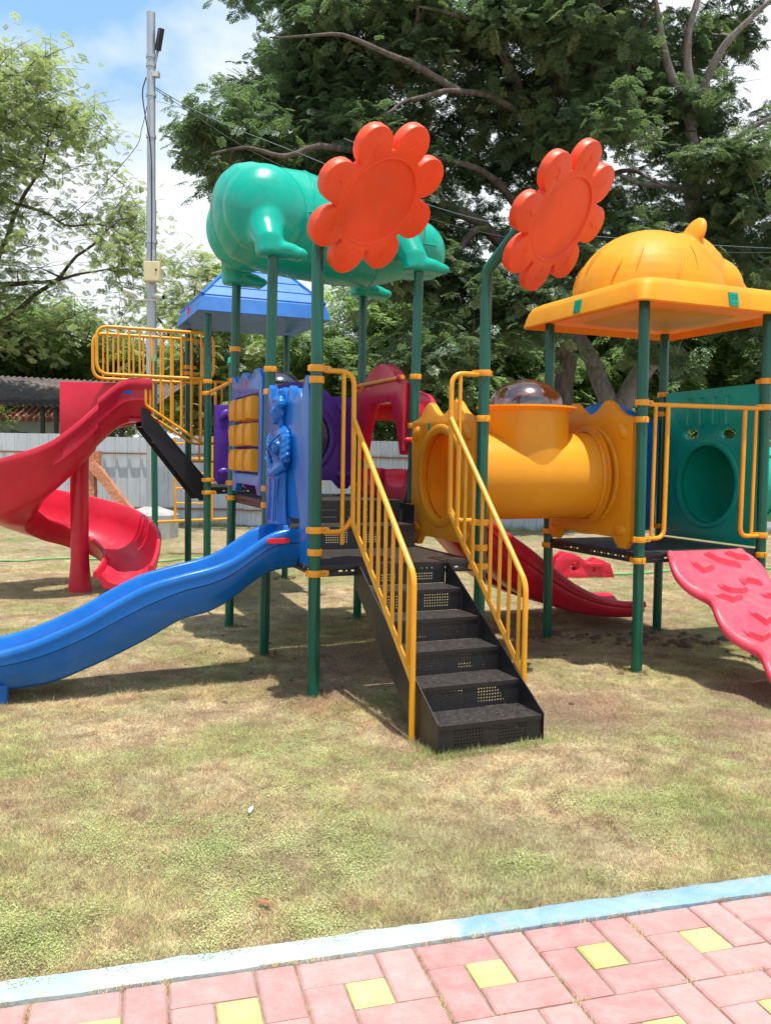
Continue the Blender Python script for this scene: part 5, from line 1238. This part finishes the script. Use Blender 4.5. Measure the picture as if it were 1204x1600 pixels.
fw = tuft(60, .16, .04, .22, .004, .8, BL4, 'fence_weed_patch'); FP = [(x, FY-.1+random.gauss(0, .12)) for x in np.arange(-9, 9, .09) if noise.noise((x*.9, 3, 1)) > -.05]
scatter('fence_weeds', np.array([(a, b_, lawn_h(a, b_)) for a, b_ in FP]), [(0, 0, random.uniform(0, 6.28)) for _ in FP], [random.uniform(.4, 1.1) for _ in FP], fw, None, None, 'ragged weeds growing along the foot of the sheet fence', 'weeds')

# grass and straw left uncut round every foot
ft = tuft(26, .035, .02, .06, .0011, 1.0, BL4, 'foot_tuft'); ft2 = tuft(30, .045, .01, .045, .0010, 2.5, STRAW, 'foot_straw'); A1, A2 = [], []
for k_p in plan:
    for _ in range(16):
        aa = random.uniform(0, 6.28); rr_ = random.uniform(.045, .12); (A1 if random.random() < .45 else A2).append((P[k_p].x+rr_*math.cos(aa), P[k_p].y+rr_*math.sin(aa)))
for _ in range(70):
    t_ = random.uniform(-.36, .36); q = SC+U*t_-V*(1.235+random.uniform(0, .05)); A1.append((q.x, q.y))
for sd in (-1, 1):
    for _ in range(26): q = SC+U*sd*(SW/2+random.uniform(.02, .06))-V*random.uniform(.95, 1.24); A1.append((q.x, q.y))
scatter('foot_grass', np.array([(a, b_, lawn_h(a, b_)) for a, b_ in A1]), [(0, 0, random.uniform(0, 6.28)) for _ in A1], [random.uniform(.5, 1.1) for _ in A1], ft, None, None, 'uncut green tufts around the post feet and the lowest stair', 'grass')
scatter('foot_straw', np.array([(a, b_, lawn_h(a, b_)) for a, b_ in A2]), [(0, 0, random.uniform(0, 6.28)) for _ in A2], [random.uniform(.6, 1.2) for _ in A2], ft2, None, None, 'dry straw tufts around the post feet', 'dead grass')

# ------------------------------------------------------------------ trees
def bark(name, c1, c2):
    m, n, l, b = newmat(name)
    t = n.new('ShaderNodeTexNoise'); t.inputs['Scale'].default_value = 6; t.inputs['Detail'].default_value = 9; t.inputs['Roughness'].default_value = .7
    mp_ = n.new('ShaderNodeMapping'); mp_.inputs['Scale'].default_value = (1.6, 1.6, .5); g = n.new('ShaderNodeNewGeometry'); l.new(g.outputs['Position'], mp_.inputs[0]); l.new(mp_.outputs[0], t.inputs['Vector'])
    l.new(ramp(n, l, t.outputs['Fac'], [(.35, c1), (.65, c2)]), b.inputs['Base Color']); setp(b, Roughness=.95, Specular_IOR_Level=.1); bump(n, l, b, t.outputs['Fac'], .9, .05); return m
BARKD = bark('grey_brown_bark', (.085, .065, .055), (.20, .165, .145)); BARKL = bark('pale_grey_bark', (.20, .175, .16), (.38, .34, .31)); BARKS = bark('dark_thin_bark', (.06, .045, .035), (.15, .12, .095))
def leafmat(name, c, trans, tw=.45):
    m, n, l, b = newmat(name); n.remove(b)
    oi = n.new('ShaderNodeObjectInfo'); g = n.new('ShaderNodeNewGeometry')
    col = ramp(n, l, oi.outputs['Random'], [(0, tuple(x*.62 for x in c)), (.6, c), (1, (c[0]*1.7+.02, c[1]*1.35, c[2]*1.1))])
    d = n.new('ShaderNodeBsdfDiffuse'); l.new(col, d.inputs['Color'])
    tcol = ramp(n, l, oi.outputs['Random'], [(0, tuple(x*.7 for x in trans)), (1, tuple(x*1.2 for x in trans))])
    tr = n.new('ShaderNodeBsdfTranslucent'); l.new(tcol, tr.inputs['Color'])
    ms = n.new('ShaderNodeMixShader'); ms.inputs[0].default_value = tw; l.new(d.outputs[0], ms.inputs[1]); l.new(tr.outputs[0], ms.inputs[2])
    gl = n.new('ShaderNodeBsdfGlossy'); gl.inputs['Roughness'].default_value = .42; gl.inputs['Color'].default_value = (.8, .85, .9, 1)
    m2 = n.new('ShaderNodeMixShader'); m2.inputs[0].default_value = .05; l.new(ms.outputs[0], m2.inputs[1]); l.new(gl.outputs[0], m2.inputs[2])
    l.new(m2.outputs[0], n['Material Output'].inputs['Surface']); return m
LD = leafmat('rain_tree_leaf', (.14, .205, .115), (.22, .35, .12), .42); LL = leafmat('light_feather_leaf', (.31, .37, .17), (.55, .66, .26), .5); LM_ = leafmat('mid_green_leaf', (.20, .31, .12), (.38, .54, .17), .5)
def spray(name, mat, L=.38, npin=6, pl=.13, nl=4, ls=.020, droop=.25, lw=.45):
    m_ = MB()
    for i in range(1, npin+1):
        t = i/npin; c = Vector((L*t, 0, -droop*L*t*t))
        for s_ in (-1, 1):
            dr = Vector((.55, s_*.85, -.15+random.uniform(-.15, .15))).normalized(); ln = pl*(1-.35*abs(t-.5)*2)
            for k in range(1, nl+1):
                q = c+dr*ln*k/nl+Vector((0, 0, -.12*ln*(k/nl)**2)); sz = ls*random.uniform(.8, 1.2)
                pe = Vector((-dr.y, dr.x, 0)).normalized()
                for s2 in (-1, 1):
                    ax_ = (pe*s2+dr*.45+Vector((0, 0, random.uniform(-.35, .2)))).normalized(); wd = ax_.cross(Vector((random.uniform(-.3, .3), random.uniform(-.3, .3), 1))).normalized()*sz*lw
                    m_.add([q, q+ax_*sz+wd, q+ax_*sz*2.1, q+ax_*sz-wd], [(0, 1, 2, 3)])
    return seed_obj(name, m_, mat)
SPD = spray('dark_spray', LD, .30, 5, .15, 4, .030, .15, lw=.62); SPL = spray('light_spray', LL, .24, 5, .13, 4, .024, .10, .6); SPM = spray('mid_spray', LM_, .50, 5, .20, 4, .034, .3, .6)
def inpoly(x, y, L):
    c = False; j = len(L)-1
    for i in range(len(L)):
        xi, yi = L[i]; xj, yj = L[j]
        if (yi > y) != (yj > y) and x < (xj-xi)*(y-yi)/(yj-yi)+xi: c = not c
        j = i
    return c
def wiggle(a, b, n, amp, seed):
    a, b = Vector(a), Vector(b); L = (b-a).length; out = []
    for i in range(n+1):
        t = i/n; e = math.sin(math.pi*t)**.7*amp*L
        out.append(a.lerp(b, t)+Vector((noise.noise((t*2.3, seed, 1)), noise.noise((t*2.3, seed, 2)), noise.noise((t*2.3, seed, 3))))*e)
    return out
def tree(name, label, barkm, spr, limbs, region, dmin, dmax, ncl, per, crad, smin, smax, thr, seed, nscale=.35, twig=.022, group=None, cat='tree', clip=None):
    """limbs: [(points, r0, r1)] real 3-D polylines; region: list of (px,py) outlines of the crown; clumps are hung on twigs from the nearest limb"""
    random.seed(seed); base = Vector(limbs[0][0][0]); t = thing(name, (base.x, base.y, 0), label, cat, group)
    m_ = MB(); anchors = []; cent = MB()
    for k, (pts, r0, r1) in enumerate(limbs):
        c = catmull(pts, 5); c = [p_+Vector((noise.noise(p_*1.1+Vector((seed, 0, 0))), noise.noise(p_*1.1+Vector((0, seed, 5))), noise.noise(p_*1.1+Vector((9, 0, seed)))))*.16*min(1, i/4) for i, p_ in enumerate(c)]
        n_ = len(c); m_.tube(c, [max(.012, r0+(r1*.45-r0)*(i/(n_-1))**.85) for i in range(n_)], 12)
        anchors += [(p_, r0+(r1-r0)*i/(n_-1)) for i, p_ in enumerate(c) if k > 0 or i > n_*.5]
    m_.build('trunk', barkm, t, angle=None)
    xs_ = [q[0] for q in region]; ys_ = [q[1] for q in region]; cl_ = []; tries = 0
    while len(cl_) < ncl and tries < ncl*40:
        tries += 1; x, y = random.uniform(min(xs_), max(xs_)), random.uniform(min(ys_), max(ys_))
        if not inpoly(x, y, region): continue
        q = W(x, y, random.uniform(dmin, dmax))
        if noise.noise(q*nscale+Vector((seed*3.1, 0, 0)))+.35*noise.noise(q*nscale*2.7) < thr: continue
        cl_.append(q)
    br = MB(); pts = []; rot = []; scl = []
    nodes = list(anchors)
    A_arr = np.array([list(p_) for p_, _ in nodes])
    cl_.sort(key=lambda q: float(np.min(np.sum((A_arr-np.array(q))**2, axis=1))))
    NP = [np.array(p_) for p_, _ in nodes]; NR = [r_ for _, r_ in nodes]
    for ci, q in enumerate(cl_):
        arr = np.array(NP); dd = np.sum((arr-np.array(q))**2, axis=1); i = int(np.argmin(dd)); a = Vector(NP[i]); dist = math.sqrt(dd[i])
        r0 = min(NR[i]*.7, twig*(1+dist*.9)); n_ = max(3, int(dist/.25)); n_ = min(n_, 10)
        w_ = wiggle(a, q, n_, .28, seed+ci*1.7); br.tube(w_, [r0+(twig*.35-r0)*j/n_ for j in range(n_+1)], 5, caps=False)
        for j in range(1, n_+1): NP.append(np.array(w_[j])); NR.append(r0+(twig*.35-r0)*j/n_)
        # fine twigs and sprays
        for k in range(5):
            e = q+Vector((random.gauss(0, 1), random.gauss(0, 1), random.gauss(0, .5)))*crad*.7; br.tube([q.lerp(w_[-2], .3), q.lerp(e, .5)+Vector((0, 0, .03)), e], [twig*.35, twig*.25, twig*.12], 4, caps=False)
        for k in range(per):
            e = q+Vector((random.gauss(0, .55), random.gauss(0, .55), random.gauss(0, .32)))*crad
            pts.append(e); az = random.uniform(0, 6.28); rot.append((random.uniform(-.5, .5), random.uniform(-.1, .75), az)); scl.append(random.uniform(smin, smax))
    br.build('branches', barkm, t, angle=None, kind='stuff')
    scatter('crown', np.array([list(p_) for p_ in pts]), rot, scl, spr, None, t)
    return t
def WL(*a): return [W(*p_) for p_ in a]
# big dark rain tree whose trunk stands left of the yellow roof
tree('rain_tree', 'big dark feathery tree with a grey trunk rising behind the clear tunnel dome', BARKD, SPD,
     [(WL((886, 830, 19.5), (884, 640, 19.5), (884, 560, 19.4), (878, 490, 19.3), (850, 440, 19.2)), .30, .22),
      (WL((884, 560, 19.4), (868, 470, 19.2), (868, 400, 19.0), (862, 330, 18.8), (860, 230, 18.4), (868, 150, 18.0), (900, 80, 17.6), (935, 0, 17.2), (960, -90, 17)), .23, .10),
      (WL((860, 230, 18.4), (820, 180, 18), (805, 120, 17.6), (780, 60, 17.2), (730, 30, 16.8), (660, 10, 16.4)), .16, .05),
      (WL((862, 260, 18.6), (830, 200, 18.0), (790, 165, 17.4), (720, 145, 16.8), (650, 150, 16.2), (600, 175, 15.6)), .12, .04),
      (WL((850, 440, 19.2), (800, 390, 18.6), (750, 350, 18.0), (690, 320, 17.4), (600, 240, 16.8), (480, 240, 16.2), (400, 235, 15.8), (330, 240, 15.4)), .17, .04),
      (WL((868, 400, 19), (820, 330, 18.4), (760, 270, 17.6), (700, 250, 17.0), (640, 260, 16.4), (540, 215, 15.8)), .12, .03),
      (WL((866, 300, 18.8), (905, 230, 18.8), (960, 160, 18.8), (985, 90, 18.6), (1010, 20, 18.2), (1040, -60, 18)), .15, .05),
      (WL((866, 330, 18.8), (930, 280, 18.4), (990, 270, 18), (1040, 290, 17.6)), .10, .03),
      (WL((750, 350, 18), (700, 400, 17.4), (640, 440, 17), (580, 470, 16.6), (540, 500, 16.4)), .09, .03),
      (WL((720, 145, 16.8), (620, 90, 16.2), (520, 60, 15.8), (430, 60, 15.4)), .08, .03)],
     [(400, -340), (375, -40), (372, 60), (340, 130), (262, 165), (262, 250), (330, 300), (470, 262), (540, 380), (560, 560), (700, 590), (830, 560), (900, 470), (960, 330), (1000, 200), (1010, -340)],
     16.3, 22.5, 640, 54, .56, .5, 1.0, .07, 3)
# left fringe of the same side: sky shows through, thinner
tree('rain_tree', 'dark feathery tree with pale forked trunk rising behind the yellow roof at right', BARKL, SPD,
     [(WL((955, 840, 20.5), (955, 700, 20.5), (958, 640, 20.5)), .34, .30),
      (WL((958, 650, 20.5), (930, 570, 20.4), (908, 525, 20.3), (875, 480, 20.0), (850, 420, 19.4), (800, 380, 18.8)), .24, .10),
      (WL((958, 650, 20.5), (1000, 590, 20.3), (1040, 500, 20.1), (1070, 420, 19.9), (1080, 350, 19.7), (1082, 260, 19.4), (1080, 180, 19.0), (1075, 100, 18.6), (1085, 20, 18.2), (1100, -80, 18)), .27, .10),
      (WL((1075, 400, 19.9), (1130, 370, 19.6), (1170, 340, 19.4), (1230, 320, 19.0), (1330, 300, 18.6)), .16, .05),
      (WL((1082, 330, 19.7), (1100, 270, 19.2), (1140, 220, 18.7), (1200, 190, 18.2), (1290, 150, 17.8)), .13, .04),
      (WL((1082, 200, 19.2), (1050, 120, 18.6), (1030, 60, 18.0), (1020, 0, 17.6), (1000, -80, 17.2)), .13, .05),
      (WL((1080, 160, 19), (1120, 90, 18.4), (1160, 40, 18), (1220, 0, 17.6), (1290, -40, 17)), .11, .04),
      (WL((1080, 300, 19.5), (1010, 285, 19), (960, 275, 18.6), (920, 290, 18.2)), .09, .03)],
     [(930, -340), (930, 120), (960, 260), (900, 380), (930, 470), (1000, 560), (1240, 570), (1480, 520), (1600, -340)],
     17.5, 23, 430, 50, .56, .5, 1.0, .14, 11)
# pale feathery trees on the left
tree('feathery_tree', 'tall light-green feathery tree at the far left with dark bare limbs showing', BARKS, SPL,
     [(WL((-150, 800, 24), (-120, 640, 23.5), (-70, 520, 23), (-30, 450, 22.5)), .22, .16),
      (WL((-30, 450, 22.5), (0, 400, 22.2), (30, 330, 22), (60, 260, 21.6), (90, 180, 21.2)), .10, .03),
      (WL((-70, 520, 23), (0, 500, 22.5), (70, 450, 22), (130, 390, 21.5), (190, 340, 21)), .10, .03),
      (WL((-30, 450, 22.5), (40, 440, 22), (110, 430, 21.4), (180, 420, 21)), .08, .03),
      (WL((-70, 300, 22.6), (-20, 290, 22.3), (40, 320, 22), (100, 350, 21.6), (170, 350, 21)), .08, .03),
      (WL((-100, 560, 23), (20, 545, 22.4), (90, 520, 22), (150, 540, 21.6)), .07, .02),
      (WL((-30, 450, 22.5), (-60, 300, 22.5), (-40, 180, 22.3), (-10, 90, 22)), .12, .04)],
     [(-330, 60), (-120, 30), (0, 70), (60, 75), (110, 120), (165, 190), (175, 250), (220, 290), (232, 420), (215, 470), (225, 520), (150, 545), (-330, 545)],
     20, 24.5, 380, 30, .70, .45, .85, .03, 23)
def bg(name, label, x, d, top, w_, seed, spr, dens=110, bottom=690, thr=-.15, bk=BARKS, per=26, smin=1.0, smax=1.7):
    rg = [(x-w_*.5, bottom-40), (x-w_*.55, (top+bottom)/2), (x-w_*.38, top+35), (x-w_*.12, top), (x+w_*.15, top+8), (x+w_*.42, top+50), (x+w_*.55, (top+bottom)/2+10), (x+w_*.5, bottom-30), (x, bottom)]
    g0 = W(x, 700, d); g0.z = 0
    L = [([g0, W(x-4, 660, d), W(x+6, 600, d), W(x, (top+600)/2, d)], .20, .08), ([W(x+4, 620, d), W(x-w_*.2, (top+640)/2, d-.5), W(x-w_*.36, top+90, d-.8)], .09, .03), ([W(x+5, 600, d), W(x+w_*.2, (top+600)/2, d-.3), W(x+w_*.34, top+80, d-.5)], .09, .03), ([W(x, (top+600)/2, d), W(x+w_*.05, top+30, d)], .08, .03)]
    tree(name, label, bk, spr, L, rg, d-2, d+2, int(dens*.8), per, .95, smin, smax, thr, seed)
bg('background_tree', 'mid-green tree behind the shed at the left edge', 60, 31, 470, 300, 31, SPM, 150, 660)
bg('background_tree', 'small bright green tree between the light pole and the blue roof', 300, 30, 395, 190, 33, SPL, 110, 690)
bg('background_tree', 'mid-green tree seen between the light pole and shed roof', 180, 34, 500, 220, 35, SPM, 110, 660)
bg('background_tree', 'green tree seen below the blue roof between the posts', 420, 33, 500, 240, 37, SPM, 130, 690)
bg('background_tree', 'dark green tree behind the red hood panel', 600, 29, 430, 260, 39, SPM, 190, 700, -.3)
bg('background_tree', 'bright green tree behind the clear tunnel dome', 800, 30, 470, 250, 41, SPM, 190, 700, -.3)
bg('background_tree', 'green tree seen through the fork of the pale trunk', 980, 31, 430, 230, 43, SPM, 170, 710, -.3)
bg('background_tree', 'dense green tree behind the green slab panel', 1130, 29, 420, 250, 45, SPM, 200, 710, -.35)
bg('background_tree', 'green tree at the far right edge beyond the yellow roof', 1300, 29, 380, 280, 47, SPM, 170, 710, -.3)
bg('background_tree', 'tree beyond the left edge behind the shed', -180, 30, 400, 300, 49, SPM, 110, 690, -.2)
